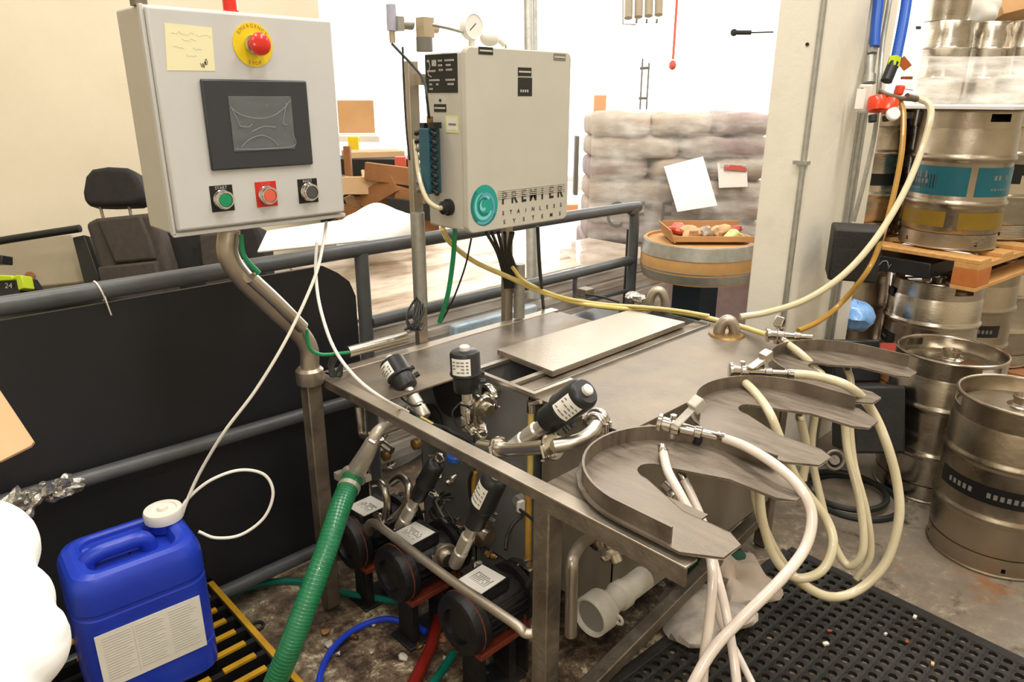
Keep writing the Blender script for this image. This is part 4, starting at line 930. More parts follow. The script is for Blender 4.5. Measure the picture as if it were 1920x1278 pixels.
for i, v in enumerate(cap.v):
    ring, k = divmod(i, 48)
    if ring in (2, 3) and k % 2: dv = v-cpc; v.x -= dv.x*.03; v.y -= dv.y*.03
cap.build('screw_cap', 'white_plastic', jug)
lb = M().box((-.118,-.1166,.09), (.112,-.1150,.238), JR, jc).build('paper_label', 'paper', jug, label='white printed label')
pr = M(); random.seed(5)
for c_, (xa, xb) in enumerate(((-.105,-.045),(-.035,.025),(.038,.10))):
    for k in range(17):
        z_ = .226-.0072*k; xr = xb-random.uniform(0,.018) if random.random() < .5 else xb
        pr.box((xa,-.1172,z_-.0013), (xr,-.1165,z_+.0013), JR, jc)
pr.box((-.0405,-.1172,.10),(-.0395,-.1165,.23), JR, jc)
pr.build('label_print', 'ink_faint', lb)

pal = thing('plastic_pallet', 'black plastic pallet with worn yellow ribs under the blue jerrycan', 'pallet', (.3,1.55,0))
px0, px1, py0, py1, pt = -.12, .63, 1.10, 1.98, .12
M().box((px0,py0,0),(px1,py1,.03)).build('base_board', 'pallet_black', pal)
fr = M().box((px1-.02,py0,.03),(px1,py1,pt-.006)).box((px0,py0,.03),(px0+.02,py1,pt-.006)).box((px0,py1-.02,.03),(px1,py1,pt-.006)).box((px0,py0,.03),(px1,py0+.02,pt-.006)); fr.build('side_wall', 'pallet_black', pal)
M().box((px1-.016,py0,pt-.006),(px1,py1,pt)).box((px0,py1-.016,pt-.006),(px1,py1,pt)).build('yellow_edge', 'pallet_yellow', pal)
k = 0; y_ = py0+.05
rib0 = M().box((px0+.02,-.009,.03),(px1-.02,.009,pt-.008)); 
while y_ < py1-.04:
    M().box((px0+.02,y_-.009,.03),(px1-.02,y_+.009,pt-.008)).build('rib', 'pallet_black', pal)
    cap_ = M()
    for xa in (px0+.06, px0+.21, px0+.36, px0+.50, px0+.62): cap_.box((xa,y_-.0085,pt-.008),(xa+.085,y_+.0085,pt-.001))
    cap_.build('rib_cap', 'pallet_yellow', pal); y_ += .062

# ================================================================ PIPE RAILING WITH BLACK SHEET
ry = 2.0
rl = thing('pipe_railing', 'grey painted pipe railing running behind the bench with a bent down end', 'railing', (1.25,ry,0))
zt_ = 1.052
e = W(1190,400,y=ry)
M().tube([(-.9,ry,zt_), (1.0,ry,zt_), (e.x-.12,ry,zt_-.004), (e.x-.03,ry,zt_-.02), (e.x,ry,zt_-.08), (e.x,ry,.5), (e.x,ry,.01)], .0235, 18, 8).build('top_pipe', 'rail_paint', rl)
M().cyl((1.27,ry,.80), (e.x,ry,.80), .0215).build('middle_pipe', 'rail_paint', rl)
M().cyl((1.25,ry,.01), (1.25,ry,1.04), .023).build('post', 'rail_paint', rl)
M().cyl((e.x+.055,ry+.06,.01), (e.x+.055,ry+.06,.93), .018).build('post', 'dark_cable', rl)
M().tube([(e.x-.40,ry,.80),(e.x-.40,ry,.72),(e.x-.36,ry,.67),(e.x-.02,ry,.655)], .010, 8).build('hook_pipe', 'rail_paint', rl)
fa_, fb_ = W(130,906,y=ry-.045), W(600,768,y=ry-.045); fd_ = (fb_-fa_)/(fb_.x-fa_.x)
M().cyl(fa_-fd_*(fa_.x+.9), fa_+fd_*(1.24-fa_.x), .0215).build('front_pipe', 'rail_paint', rl)
M().cyl((-.9,ry-.045,.065), (1.24,ry-.045,.07), .0215).build('front_pipe', 'rail_paint', rl)
M().cyl((-.35,ry,.01), (-.35,ry,1.04), .023).build('post', 'rail_paint', rl)
M().cyl((.155,ry,zt_),(.205,ry,zt_),.0238).build('tape_band', 'ink_grey', rl)
bp_ = M(); R = .07; xE = 1.215; P = [(-.9,.02), (xE,.02), (xE,1.0-R*1.4)]+[(xE-R+R*math.sin(a), 1.0-R*1.4+R*1.4*math.sin(a)*1.0*(1 if True else 0)*(1-math.cos(a))/max(math.sin(a),1e-6) if False else 1.0-R*1.4+R*1.4*(1-math.cos(PI/2-(PI/2-a)) if False else math.sin(a)*0+R*0) ) for a in []]+[(xE-.02,.955), (xE-.06,.99), (xE-.11,1.02), (-.9,1.02)]
bp_.prism(P, (0,ry+.005,0), X, Z, -.012)
bp_.build('rubber_sheet', 'black_panel', label='large black sheet hung on the grey railing', cat='sheet')
zx = W(185,540,y=ry).x
zt2 = thing('zip_tie', 'white zip tie around the top railing pipe', 'cable tie', (zx,ry,zt_))
M().torus((zx,ry,zt_), (1,0,.25), .0262, .0022, 24, 6).build('band', 'white_tube', zt2)
M().tube([(zx+.004,ry-.026,zt_-.01), (zx+.006,ry-.028,zt_-.03), (zx+.012,ry-.022,zt_-.062)], .0018, 6).build('tail', 'white_tube', zt2)
# plastic film knotted on the front pipe
kx = W(85,922,y=1.955)
fo = thing('film_knot', 'crumpled clear film knotted round the lower railing pipe', 'plastic film', kx)
for c_, s_, sd in ((W(122,912,y=1.945), .032, 4), (W(95,922,y=1.94), .032, 9), (W(60,930,y=1.94), .026, 12), (W(22,945,y=1.93), .034, 15)):
    random.seed(sd); m = M().sphere((0,0,0), 1, 20)
    ph = [(Vector((random.uniform(-1,1),random.uniform(-1,1),random.uniform(-1,1)))*random.uniform(4,9), random.uniform(0,6)) for _ in range(9)]
    for i, v in enumerate(m.v):
        q = 1+.4*sum(math.sin(v.dot(k_)+f_) for k_, f_ in ph)/3; m.v[i] = Vector((v.x*q*s_*1.1+c_.x, v.y*q*s_*.8+c_.y, v.z*q*s_*.7+c_.z))
    m.build('film_wad', 'foil', fo, sharp=25)
M().tube([W(80,925,y=1.92), W(62,945,y=1.92), W(50,968,y=1.92), W(40,1000,y=1.93)], lambda t_: .007+.006*math.sin(t_*PI*2.5)**2+.004*t_, 8).build('film_tail', 'foil', fo, sharp=25)

# near left: cardboard corner and white plastic bag close to the camera
cbp = [W(-60,700,d=1.15), W(-2,728,d=1.15), W(66,830,d=1.12), W(60,838,d=1.12), W(4,866,d=1.1), W(-60,880,d=1.1)]
N_ = (cbp[1]-cbp[0]).cross(cbp[3]-cbp[0]).normalized()*.006; m = M(); k = len(cbp)
m.add(cbp+[p-N_ for p in cbp], [tuple(range(k)), tuple(range(2*k-1,k-1,-1))]+[(i,i+k,(i+1)%k+k,(i+1)%k) for i in range(k)])
m.build('cardboard_flap', 'cardboard_light', label='tan cardboard flap poking in at the left edge', cat='cardboard')
wb = M(); bag = thing('white_bag', 'bright white puffy plastic bag at the lower left edge', 'bag', W(0,1278,d=.75))
for (px, py, rr, dd_) in ((-45,1040,104,.80),(-20,1010,55,.80),(0,1078,58,.79),(12,1135,80,.78),(38,1118,52,.78),(28,1215,92,.77),(62,1188,58,.77),(-20,1280,96,.75),(-30,1180,90,.78)):
    c = W(px,py,d=dd_); random.seed(px+500); rad = rr/F_PX*dd_
    wb.sphere(c, rad, 24, (1,1,1))
bo = wb.build('bag_skin', 'plastic_bag', bag, sharp=180)
md = bo.modifiers.new('Remesh', 'REMESH'); md.mode = 'VOXEL'; md.voxel_size = .004; md.use_smooth_shade = True
md = bo.modifiers.new('Smooth', 'SMOOTH'); md.iterations = 3; md.factor = .5

# ================================================================ FORKLIFT behind the railing
fk = thing('forklift', 'cream-bodied forklift truck with black fabric seat behind the railing', 'forklift', (.8,3.1,0))
hd = 2.9
def slab(m, pts, d, thick, smooth_n=0):
    """rounded upright slab through pixel points at depth d, extruded away from the viewer"""
    P = [W(px,py,d=d) for px, py in pts]; off = _f*thick; k = len(P)
    m.add(P+[p+off for p in P], [tuple(reversed(range(k))), tuple(range(k,2*k))]+[(i,(i+1)%k,(i+1)%k+k,i+k) for i in range(k)]); return m
slab(M(), [(153,360),(158,330),(170,316),(200,311),(235,313),(250,322),(262,342),(268,368),(262,380),(250,384),(200,386),(165,385),(156,378)], 3.0, .10).build('headrest', 'fabric_dark', fk, bevel=.02, seg=4)
M().cyl(W(187,384,d=3.03), W(194,410,d=3.03), .006).cyl(W(241,382,d=3.03), W(246,405,d=3.03), .006).build('headrest_rod', 'steel_dirty', fk)
slab(M(), [(158,418),(178,408),(275,398),(285,404),(300,440),(318,500),(322,560),(195,560),(185,500)], 3.0, .10).build('seat_back', 'fabric_seat', fk, bevel=.02, seg=3)
slab(M(), [(180,412),(200,408),(262,402),(282,450),(292,486),(214,494)], 2.985, .06).build('seat_panel', 'fabric_seat', fk, bevel=.012, seg=3)
slab(M(), [(180,500),(292,488),(305,560),(195,565)], 2.97, .06).build('seat_bolster', 'fabric_seat', fk, bevel=.012, seg=3)
slab(M(), [(300,430),(480,420),(492,455),(498,560),(322,560)], 3.15, .16).build('seat_back', 'fabric_dark', fk, bevel=.02, seg=3)
slab(M(), [(372,440),(440,432),(452,560),(385,560)], 3.10, .08).build('seat_panel', 'fabric_seat', fk, bevel=.01)
slab(M(), [(135,445),(158,440),(186,520),(190,560),(165,560)], 3.02, .10).build('seat_frame', 'dark_cable', fk, bevel=.004)
slab(M(), [(-60,458),(12,448),(136,436),(150,470),(164,530),(60,540),(-60,545)], 3.12, .3).build('body_panel', 'body_cream', fk, bevel=.01)
c = W(57,519,d=3.118); M().cyl(c, c-_f*.008, .022).build('filler_cap', 'wood_dark', fk)
M().tube([W(-60,462,d=3.0), W(20,448,d=3.0), W(150,428,d=3.0)], .016, 12, 2).build('guard_bar', 'dark_cable', fk)
M().box((.0,3.1,.25),(1.25,3.7,.62)).build('chassis', 'dark_cable', fk, bevel=.02)
for x in (.2,1.05): M().cyl((x,3.0,.25),(x,3.14,.25),.25,seg=28).build('wheel', 'black_rubber', fk, bevel=.01)
ch = thing('battery_charger', 'lime green and black charger resting behind the railing at far left', 'charger', W(20,535,d=2.6))
slab(M(), [(-40,516),(30,518),(44,540),(30,562),(-40,562)], 2.62, .12).build('charger_case', 'nylon_black', ch, bevel=.004)
slab(M(), [(-40,514),(22,516),(24,525),(-40,529)], 2.6, .10).build('charger_top', 'lime_plastic', ch, bevel=.004)
slab(M(), [(28,515),(40,516),(45,540),(34,544)], 2.6, .06).build('side_bumper', 'lime_plastic', ch, bevel=.003)
t_ = M(); p = W(9,540,d=2.612); t_.text('24', .028, p, RGT, UPV, .001); t_.build('lettering', 'ink_light', ch)
slab(M(), [(-40,475),(4,478),(4,494),(-40,494)], 2.7, .06).build('charger_handle', 'nylon_black', ch, bevel=.003)

# ================================================================ KEGS
KH = .59
def keg_parts(r0, chime='steel_keg', valve=True):
    """local keg at origin, axis Z"""
    b = M()
    rr = .2
    b.lathe((0,0,0), Z, [(.02,.035),(.12,.036),(.165,.044),(.188,.062),(.197,.085),(.1985,.18),(.200,.186),(.2055,.193),(.207,.200),(.2055,.207),(.200,.214),(.1985,.22),(.1985,.372),(.200,.378),(.2055,.385),(.207,.392),(.2055,.399),(.200,.406),(.1985,.412),(.197,.505),(.188,.527),(.165,.540),(.12,.549),(.06,.553),(.035,.553)], 64, True, True)
    body = b.build('keg_body', chime, r0)
    def wall(z0, z1, holes, name, hz, hw, hh):
        m = M(); seg = 96; rows = 8; vs = []; fs = []
        for s_ in (0, 1):
            for j in range(rows+1):
                for k in range(seg):
                    a = 2*PI*k/seg; r = (.193, .190)[s_]; vs.append((r*math.cos(a), r*math.sin(a), z0+(z1-z0)*j/rows))
        o = seg*(rows+1)
        def cut(j, k):
            a = 2*PI*(k+.5)/seg; z = z0+(z1-z0)*(j+.5)/rows
            for h_ in holes:
                da = (a-h_+PI) % (2*PI)-PI
                if (da/hw)**4+((z-hz)/hh)**4 < 1: return True
            return False
        for j in range(rows):
            for k in range(seg):
                k2 = (k+1) % seg
                if cut(j, k): 
                    for (dj, dk, e1, e2) in ((0,1,(j,k2),(j+1,k2)), (0,-1,(j+1,k),(j,k)), (1,0,(j+1,k2),(j+1,k)), (-1,0,(j,k),(j,k2))):
                        jj, kk = j+dj, (k+dk) % seg
                        if 0 <= jj < rows and not cut(jj, kk): fs.append((e1[0]*seg+e1[1], e2[0]*seg+e2[1], o+e2[0]*seg+e2[1], o+e1[0]*seg+e1[1]))
                    continue
                fs.append((j*seg+k, j*seg+k2, (j+1)*seg+k2, (j+1)*seg+k)); fs.append((o+j*seg+k, o+(j+1)*seg+k, o+(j+1)*seg+k2, o+j*seg+k2))
        m.add(vs, fs); zz = z1 if z1 > .3 else z0
        m.torus((0,0,zz), Z, .191, .0055, 64, 8)
        return m.build(name, chime, r0)
    wall(.50, .585, (math.radians(20), math.radians(200)), 'top_chime', .556, .24, .017)
    wall(.006, .07, (math.radians(200), math.radians(20), math.radians(110)), 'bottom_chime', .03, .05, .010)
    if valve:
        M().lathe((0,0,.55), Z, [(.05,0),(.045,.004),(.034,.006),(.030,.010),(.030,.028),(.034,.030),(.034,.036),(.026,.037),(.024,.028),(.012,.027),(.010,.033),(.003,.034)], 28).build('keg_valve', 'steel_keg', r0)
P1_ = []
def keg(x, y, z, rz, label, group, dull=0):
    if not P1_:
        for ma in ('steel_keg', 'steel_keg_dull'):
            r0 = thing('beer_keg', label, 'keg', (0,0,0)); keg_parts(r0, ma); P1_.append(r0)
        P1_.append([False, False])
    pr_ = P1_[dull]
    if not P1_[2][dull]: P1_[2][dull] = True; o = pr_
    else: o = copy_tree(pr_)
    o.location = (x, y, z); o.rotation_euler = (0, 0, math.radians(rz)); o['label'] = label; o['group'] = group
    return o
def band(o, x, y, z, z0, z1, a0, a1, ma, name='label_band', r=.1995, prn=None, seed=1):
    m = M(); n = 28; vs = []
    for k in range(n+1):
        a = math.radians(a0+(a1-a0)*k/n)
        for zz in (z0, z1): vs.append((x+r*math.cos(a), y+r*math.sin(a), z+zz))
    m.add(vs, [(2*k, 2*k+2, 2*k+3, 2*k+1) for k in range(n)]); b = m.build(name, ma, o)
    if prn:
        random.seed(seed); t_ = M()
        for (za, zb, aa, ab, n_) in prn:
            for k in range(n_):
                if random.random() < .15: continue
                c0 = aa+(ab-aa)*(k+.2)/n_; c1 = aa+(ab-aa)*(k+.8)/n_; q = []
                for a in (c0, c1):
                    a = math.radians(a)
                    for zz in (za, zb): q.append((x+(r+.0006)*math.cos(a), y+(r+.0006)*math.sin(a), z+zz))
                t_.add(q, [(0,2,3,1)])
        t_.build('label_print', 'ink_grey', b)
    return b
def facing(x, y): return math.degrees(math.atan2(-y, -x))
ka = keg(2.757, .405, 0, 95, 'steel keg with a long black lettered band, nearest on the floor at right', 'kegs standing on the floor', 1)
fa = facing(2.757, .405); band(ka, 2.757, .405, 0, .262, .322, fa-62, fa+48, 'keg_black', prn=((.282,.300,fa-50,fa+38,16),), seed=3)
kb = keg(3.093, .72, 0, 40, 'steel keg with a small black label on the floor behind the nearest keg', 'kegs standing on the floor')
fb = facing(3.093, .72); band(kb, 3.093, .72, 0, .262, .322, fb-78, fb-30, 'keg_black', prn=((.285,.297,fb-60,fb-48,3),), seed=5)
PA = math.radians(-6)
def pk(i, j): # keg grid on the stacked pallets
    v = Matrix.Rotation(PA, 3, 'Z') @ Vector((i*.43, j*.43, 0)); return 3.74+v.x, .985+v.y
labs = {}
for lvl, zb_, nm in ((0, .14, 'lower'), (1, .885, 'upper')):
    for i in range(4):
        for j in range(2 if lvl == 0 else 2):
            x, y = pk(i, j)
            if lvl == 0 and j == 1 and i > 0: continue
            pos = {(0,0):'front corner', (1,0):'second along the right side', (2,0):'third along the right side', (3,0):'last along the right side', (0,1):'front left beside the column', (1,1):'left of the second row', (2,1):'third row left', (3,1):'last row left'}[(i,j)]
            if lvl == 1 and j == 1 and i > 1: continue
            o = keg(x, y, zb_, 30+70*i+20*j, 'steel keg, %s pallet layer, %s' % (nm, pos), 'kegs in the %s pallet layer' % nm, dull=(i+j+lvl) % 2)
            labs[(lvl,i,j)] = (o, x, y, zb_)
o, x, y, z = labs[(1,0,0)]; fx = facing(x, y)
o['label'] = 'steel keg with teal band and gold stripe, upper front corner of stack'
band(o, x, y, z, .235, .357, fx-90, fx+12, 'keg_teal', prn=((.305,.335,fx-62,fx-36,6),(.255,.265,fx-62,fx-44,5)), seed=4)
band(o, x, y, z, .235, .357, fx+20, fx+86, 'keg_teal', prn=((.305,.325,fx+40,fx+70,5),(.262,.270,fx+38,fx+66,6)), seed=8)
band(o, x, y, z, .100, .168, fx-80, fx-6, 'keg_yellow', 'gold_stripe'); band(o, x, y, z, .095, .168, fx+8, fx+84, 'keg_yellow', 'gold_stripe')
o, x, y, z = labs[(1,0,1)]; fx = facing(x, y); band(o, x, y, z, .245, .30, fx-70, fx+70, 'keg_black')
o, x, y, z = labs[(1,1,0)]; fx = facing(x, y); band(o, x, y, z, .30, .35, fx-30, fx+86, 'keg_black')
o, x, y, z = labs[(0,0,0)]; fx = facing(x, y); band(o, x, y, z, .49, .53, fx-85, fx-58, 'keg_black', r=.201)

# wooden pallets under each layer
def wpallet(zb, label, ma='wood'):
    c0 = Matrix.Rotation(PA, 3, 'Z'); base = Vector((3.74,.985,zb))
    t_ = thing('wooden_pallet', label, 'pallet', base+Vector((.6,.2,0)), 'wooden pallets in the keg stack')
    def B(lo, hi, n, m_): M().box(lo, hi, c0, base).build(n, m_, t_, bevel=.002)
    L0, L1, w0, w1 = -.27, 1.55, -.25, .80
    for k in range(8): a = L0+(L1-L0-.12)*k/7; B((a,w0,.117), (a+.12,w1,.135), 'deck_board', ma)
    for w_ in (w0, (w0+w1)/2-.05, w1-.10):
        B((L0,w_,.018+.075), (L1,w_+.10,.117), 'stringer_board', ma)
        for a in (L0, (L0+L1)/2-.07, L1-.14): B((a,w_,.018), (a+.14,w_+.10,.093), 'block', 'wood_block')
        B((L0,w_,0), (L1,w_+.10,.018), 'bottom_board', ma)
    return t_
wpallet(0.0, 'wooden pallet on the floor beneath the lower kegs', 'wood_dark')
wpallet(.745, 'wooden pallet with orange end blocks between the two keg layers')
# black crinkled bag stuffed in the pallet opening
pb_ = Matrix.Rotation(PA, 3, 'Z'); c = Vector((3.74,.985,.745))+pb_ @ Vector((-.105,.14,.055))
bm_ = M().box((-.16,-.20,-.035), (.10,.30,.035), pb_, c); 
bm_.build('black_bag', 'nylon_black', label='black plastic bag stuffed in the opening of the upper pallet', cat='bag', bevel=.006)
sb = M(); random.seed(2)
a = c+pb_ @ Vector((-.162,.0,.0))
for k in range(4): sb.tube([a+Y*(.03*k-.05)+Z*random.uniform(-.01,.02), a+Y*(.03*k-.04)+Z*random.uniform(-.02,.02), a+Y*(.03*k-.02)+Z*random.uniform(-.02,.02)], .0015, 5, 3)
sb.build('bag_glint', 'ink_light', label='pale glint lines painted on the black bag in the pallet', cat='crease_glint')  # pale lines stand in for glints on the black plastic
# slim kegs on top, wrapped in film
def slim(x, y, z, r, h, label, dull=0):
    t_ = thing('slim_keg', label, 'keg', (x,y,z), 'slim kegs on top of the stack')
    M().lathe((x,y,z), Z, [(r*.9,0),(r*.95,.004),(r*.95,.03),(r,.05),(r,h*.3),(r*1.03,h*.32),(r,h*.34),(r,h*.66),(r*1.03,h*.68),(r,h*.70),(r,h-.07),(r*.95,h-.05),(r*.95,h-.004),(r*.93,h),(r*.88,h),(r*.87,h-.04),(r*.3,h-.035)], 40, True, True).build('keg_body', 'steel_keg', t_)
    M().lathe((x,y,z+h-.04), Z, [(.03,0),(.028,.03),(.02,.032)], 16).build('keg_valve', 'steel_keg', t_)
    return t_
zt3 = 1.475+.02
M().box((-.27,-.25,0),(1.3,.78,.012), pb_, Vector((3.74,.985,1.478))).build('layer_board', 'paper', label='thin board laid on the upper kegs under the slim kegs', cat='board')
zt3 = 1.491
for k, (px, d_, h) in enumerate(((1768,3.85,.41),(1845,4.0,.42),(1925,3.9,.42),(1800,4.25,.41),(1885,4.3,.41))):
    p = W(px,120,d=d_); slim(p.x, p.y, zt3, .118, h, ('slim steel keg at the left end of the wrapped top layer','slim steel keg with a white bundle on it in the wrapped top layer','slim steel keg at the right end of the wrapped top layer','slim steel keg half hidden behind the leftmost slim kegs','slim steel keg half hidden behind the middle slim kegs')[k])
p = W(1775,20,d=3.85); slim(p.x, p.y, zt3+.415, .112, .5, 'slim steel keg standing on the leftmost wrapped slim keg')
p = W(1845,20,d=3.95); crumple('white_bundle', p, .085, 'white_plastic', 'white cloth bundle with a dark strap on the middle slim keg', 'bundle', 24, .15, 6, (1,1,.95))
p = W(1905,12,d=4.1); M().obox(p, (.35,.25,.12), RGT+UPV*.25, _f).build('cardboard_box', 'cardboard', label='brown cardboard box on top of the slim kegs at the right edge', cat='box', bevel=.003)
# film wrap around the slim kegs
wf = M(); pc = W(1828,120,d=4.05); cx_, cy_ = pc.x, pc.y; n_ = 72; rows_ = 12; vs = []
for j in range(rows_+1):
    zz = 1.475+.25*j/rows_
    for k in range(n_):
        a = 2*PI*k/n_; rx = (abs(math.cos(a))**4/.50**4+abs(math.sin(a))**4/.50**4)**(-.25)+.006*math.sin(zz*90+a*3)+.004*math.sin(a*23+zz*40)
        vs.append((cx_+rx*math.cos(a), cy_+rx*math.sin(a), zz+.008*math.sin(a*3)))
wf.add(vs, [(j*n_+k, j*n_+(k+1)%n_, (j+1)*n_+(k+1)%n_, (j+1)*n_+k) for j in range(rows_) for k in range(n_)])
wf.build('stretch_wrap', 'film_streak', label='clear stretch film wound round the slim kegs on top of the stack', cat='stretch wrap', sharp=180)

# ================================================================ COLUMN FITTINGS
cd_ = thing('wall_conduit', 'thin grey conduit clipped down the front corner of the column', 'conduit', (2.585,1.18,0))
M().cyl((2.588,1.182,0), (2.588,1.182,4.7), .0105).build('pipe_run', 'galvanised', cd_)
for z_ in (1.30, 2.1, .4): M().obox((2.588,1.188,z_), (.03,.052,.012)).build('pipe_clip', 'galvanised', cd_)
cd_ = thing('wall_conduit', 'pair of thin conduits on the narrow casing behind the column', 'conduit', (3.0,1.17,0))
for dx in (0, .035): M().cyl((3.06+dx,1.185,0), (3.06+dx,1.185,4.7), .009).build('pipe_run', 'galvanised', cd_)
c = W(1514,83,x=2.599); M().cyl(c, c-X*.004, .006, seg=12).build('screw_hole', 'ink', label='small dark screw head on the column face', cat='screw')
bx = W(1560,512,d=2.700)
bb = thing('black_box', 'square black rubber box fixed low on the right side of the column', 'box', bx)
q = [W(1559,415,d=2.700), W(1557,512,d=2.700), W(1635,440,d=2.640)]
cc = W(1600,472,d=2.690); M().obox(cc, (.165,.17,.19), (.5,-1,0), (1,.5,0)).build('box_body', 'black_rubber', bb, bevel=.008)
# regulator group
rg = thing('gas_regulator', 'white and red gas regulator hanging beside the column', 'regulator', W(1640,180,d=2.640))
M().obox(W(1620,185,d=2.670), (.045,.05,.10), (.5,-1,0), (1,.5,0)).build('white_body', 'white_plastic', rg, bevel=.006)
M().obox(W(1613,185,d=2.630), (.004,.03,.07), (1,.5,0), (.5,-1,0)).build('body_label', 'paper_bright', rg)
M().obox(W(1616,166,d=2.625), (.006,.012,.005), (1,.5,0), (.5,-1,0)).build('print_mark', 'ink', rg)
r1 = W(1645,195,d=2.610)
M().lathe(r1-UPV*.03, UPV, [(.012,0),(.03,.006),(.034,.02),(.034,.04),(.030,.055),(.012,.062)], 24).build('red_dome', 'orange_plastic', rg)
r2 = W(1663,198,d=2.590); M().lathe(r2-UPV*.028-RGT*.002, UPV*.9+RGT*.4, [(.012,0),(.026,.006),(.028,.03),(.024,.052),(.01,.056)], 20).build('red_dome', 'orange_plastic', rg)
M().cyl(W(1636,216,d=2.610), W(1636,228,d=2.610), .014).cyl(W(1662,218,d=2.600), W(1662,226,d=2.600), .014).build('lower_knob', 'ink', rg)
g_ = W(1672,215,d=2.580); M().lathe(g_, -_f, [(.02,0),(.024,.004),(.024,.014),(.02,.018)], 24).build('dial_gauge', 'gauge_face', rg)
M().tube([W(1648,170,d=2.590), W(1665,178,d=2.590), W(1690,184,d=2.600), W(1722,186,d=2.620)], .009, 10).build('outlet_pipe', 'steel_dirty', rg)
M().cyl(W(1700,181,d=2.595), W(1718,185,d=2.610), .0125).build('outlet_nut', 'steel_dirty', rg)
M().cyl(W(1632,105,d=2.670), W(1630,150,d=2.670), .017).cyl(W(1631,140,d=2.670), W(1630,156,d=2.670), .022).cyl(W(1636,86,d=2.670), W(1635,100,d=2.670), .019, seg=6).build('inlet_coupling', 'galvanised', rg)
M().cyl(W(1676,118,d=2.620), W(1662,152,d=2.620), .020).build('black_valve', 'nylon_black', rg)
M().cyl(W(1678,108,d=2.620), W(1674,126,d=2.620), .022, seg=6).build('brass_nut', 'lime_plastic', rg)
M().bar(W(1670,168,d=2.610)+RGT*.02, W(1692,170,d=2.610), .04, .035).build('orange_block', 'orange_plastic', rg, bevel=.006)
M().bar(W(1688,110,d=2.640), W(1702,128,d=2.640), .02, .03).bar(W(1690,146,d=2.640), W(1710,146,d=2.640), .01, .01).build('copper_bracket', 'copper', rg)
ws = M().bar(W(1717,75,d=2.940), W(1704,168,d=2.940), .035, .01, _f); ws.build('hanging_tag', 'paper_bright', label='long white strip hanging between the blue hose and the kegs', cat='strip')
M().obox(W(1722,52,d=2.930), (.02,.004,.012), RGT, _f).build('black_clip', 'ink', label='small black clip above the white strip', cat='clip')
tubething('air_hose', [W(1650,-60,d=2.660), W(1647,0,d=2.660), W(1642,50,d=2.660), W(1640,88,d=2.660)], .0185, 'blue_air_hose', 'straight blue air hose coming down left beside the column', group='blue air hoses', seg=16)
tubething('air_hose', [W(1705,-60,d=2.640), W(1700,0,d=2.640), W(1692,50,d=2.630), W(1680,110,d=2.620)], .0185, 'blue_air_hose', 'slanting blue air hose coming down right to the brass nut', group='blue air hoses', seg=16)
tubething('drop_pipe', [W(1672,-60,d=2.740), W(1668,0,d=2.740), W(1655,80,d=2.720), W(1648,165,d=2.660), W(1640,250,d=2.740), W(1620,340,d=2.790), W(1600,415,d=2.840)], .009, 'galvanised', 'thin grey pipe dropping between the two blue hoses', 'pipe')

# things under the stack, left of keg B
m = M().sphere(W(1604,592,d=3.35), .085, 18, (1,1,.8)); random.seed(4)
for i in range(len(m.v)): m.v[i] += Vector((random.uniform(-.008,.008),)*3)
m.build('plastic_jug', 'sky_blue', label='crumpled light blue and white bottle beside the column foot', cat='bottle', sharp=60)
for (px, py, dd_, sx__, sz__, nm, ma, lb) in ((1590,655,3.1,.2,.18,'machine','nylon_black','dark machine casing in the shadow beside the column foot'), (1630,760,2.85,.2,.26,'machine','black_rubber','dark machine with red strip behind the saddle tips')):
    p = W(px,py,d=dd_); M().obox((p.x,p.y,p.z-.05), (sx__,.2,sz__), RGT, _f).build(nm, ma, label=lb, cat='machine', bevel=.01)
p = W(1655,655,d=3.25); M().obox(p, (.11,.02,.06), RGT, _f).build('red_strip', 'ink_red', label='faded red panel on the dark machine', cat='panel')
pc_ = thing('caster', 'chrome caster wheel on the floor behind the saddle tips', 'caster', W(1565,860,d=2.7))
M().torus(W(1565,862,d=2.7), -_f, .034, .007, 24, 8).cyl(W(1565,862,d=2.71), W(1565,862,d=2.69), .018).build('wheel', 'steel_dirty', pc_)
M().cyl(W(1565,862,d=2.73), W(1565,862,d=2.78), .04).build('tyre', 'black_rubber', pc_)
M().torus(W(1600,930,z=.01), Z, .17, .012, 40, 8).build('coiled_cable', 'dark_cable', label='black cable coiled on the floor behind the hoses', cat='cable')
M().torus(W(1585,918,z=.03), Z, .15, .012, 40, 8).build('coiled_cable', 'dark_cable', label='second turn of black cable lying on the first coil', cat='cable')
tubething('floor_hose', [W(1868,598,z=.05), W(1850,615,z=.05), W(1832,632,z=.05), W(1812,652,z=.05)], .018, 'clear_hose', 'pale hose end on the floor beside the keg stack', group='hoses lying on the floor')

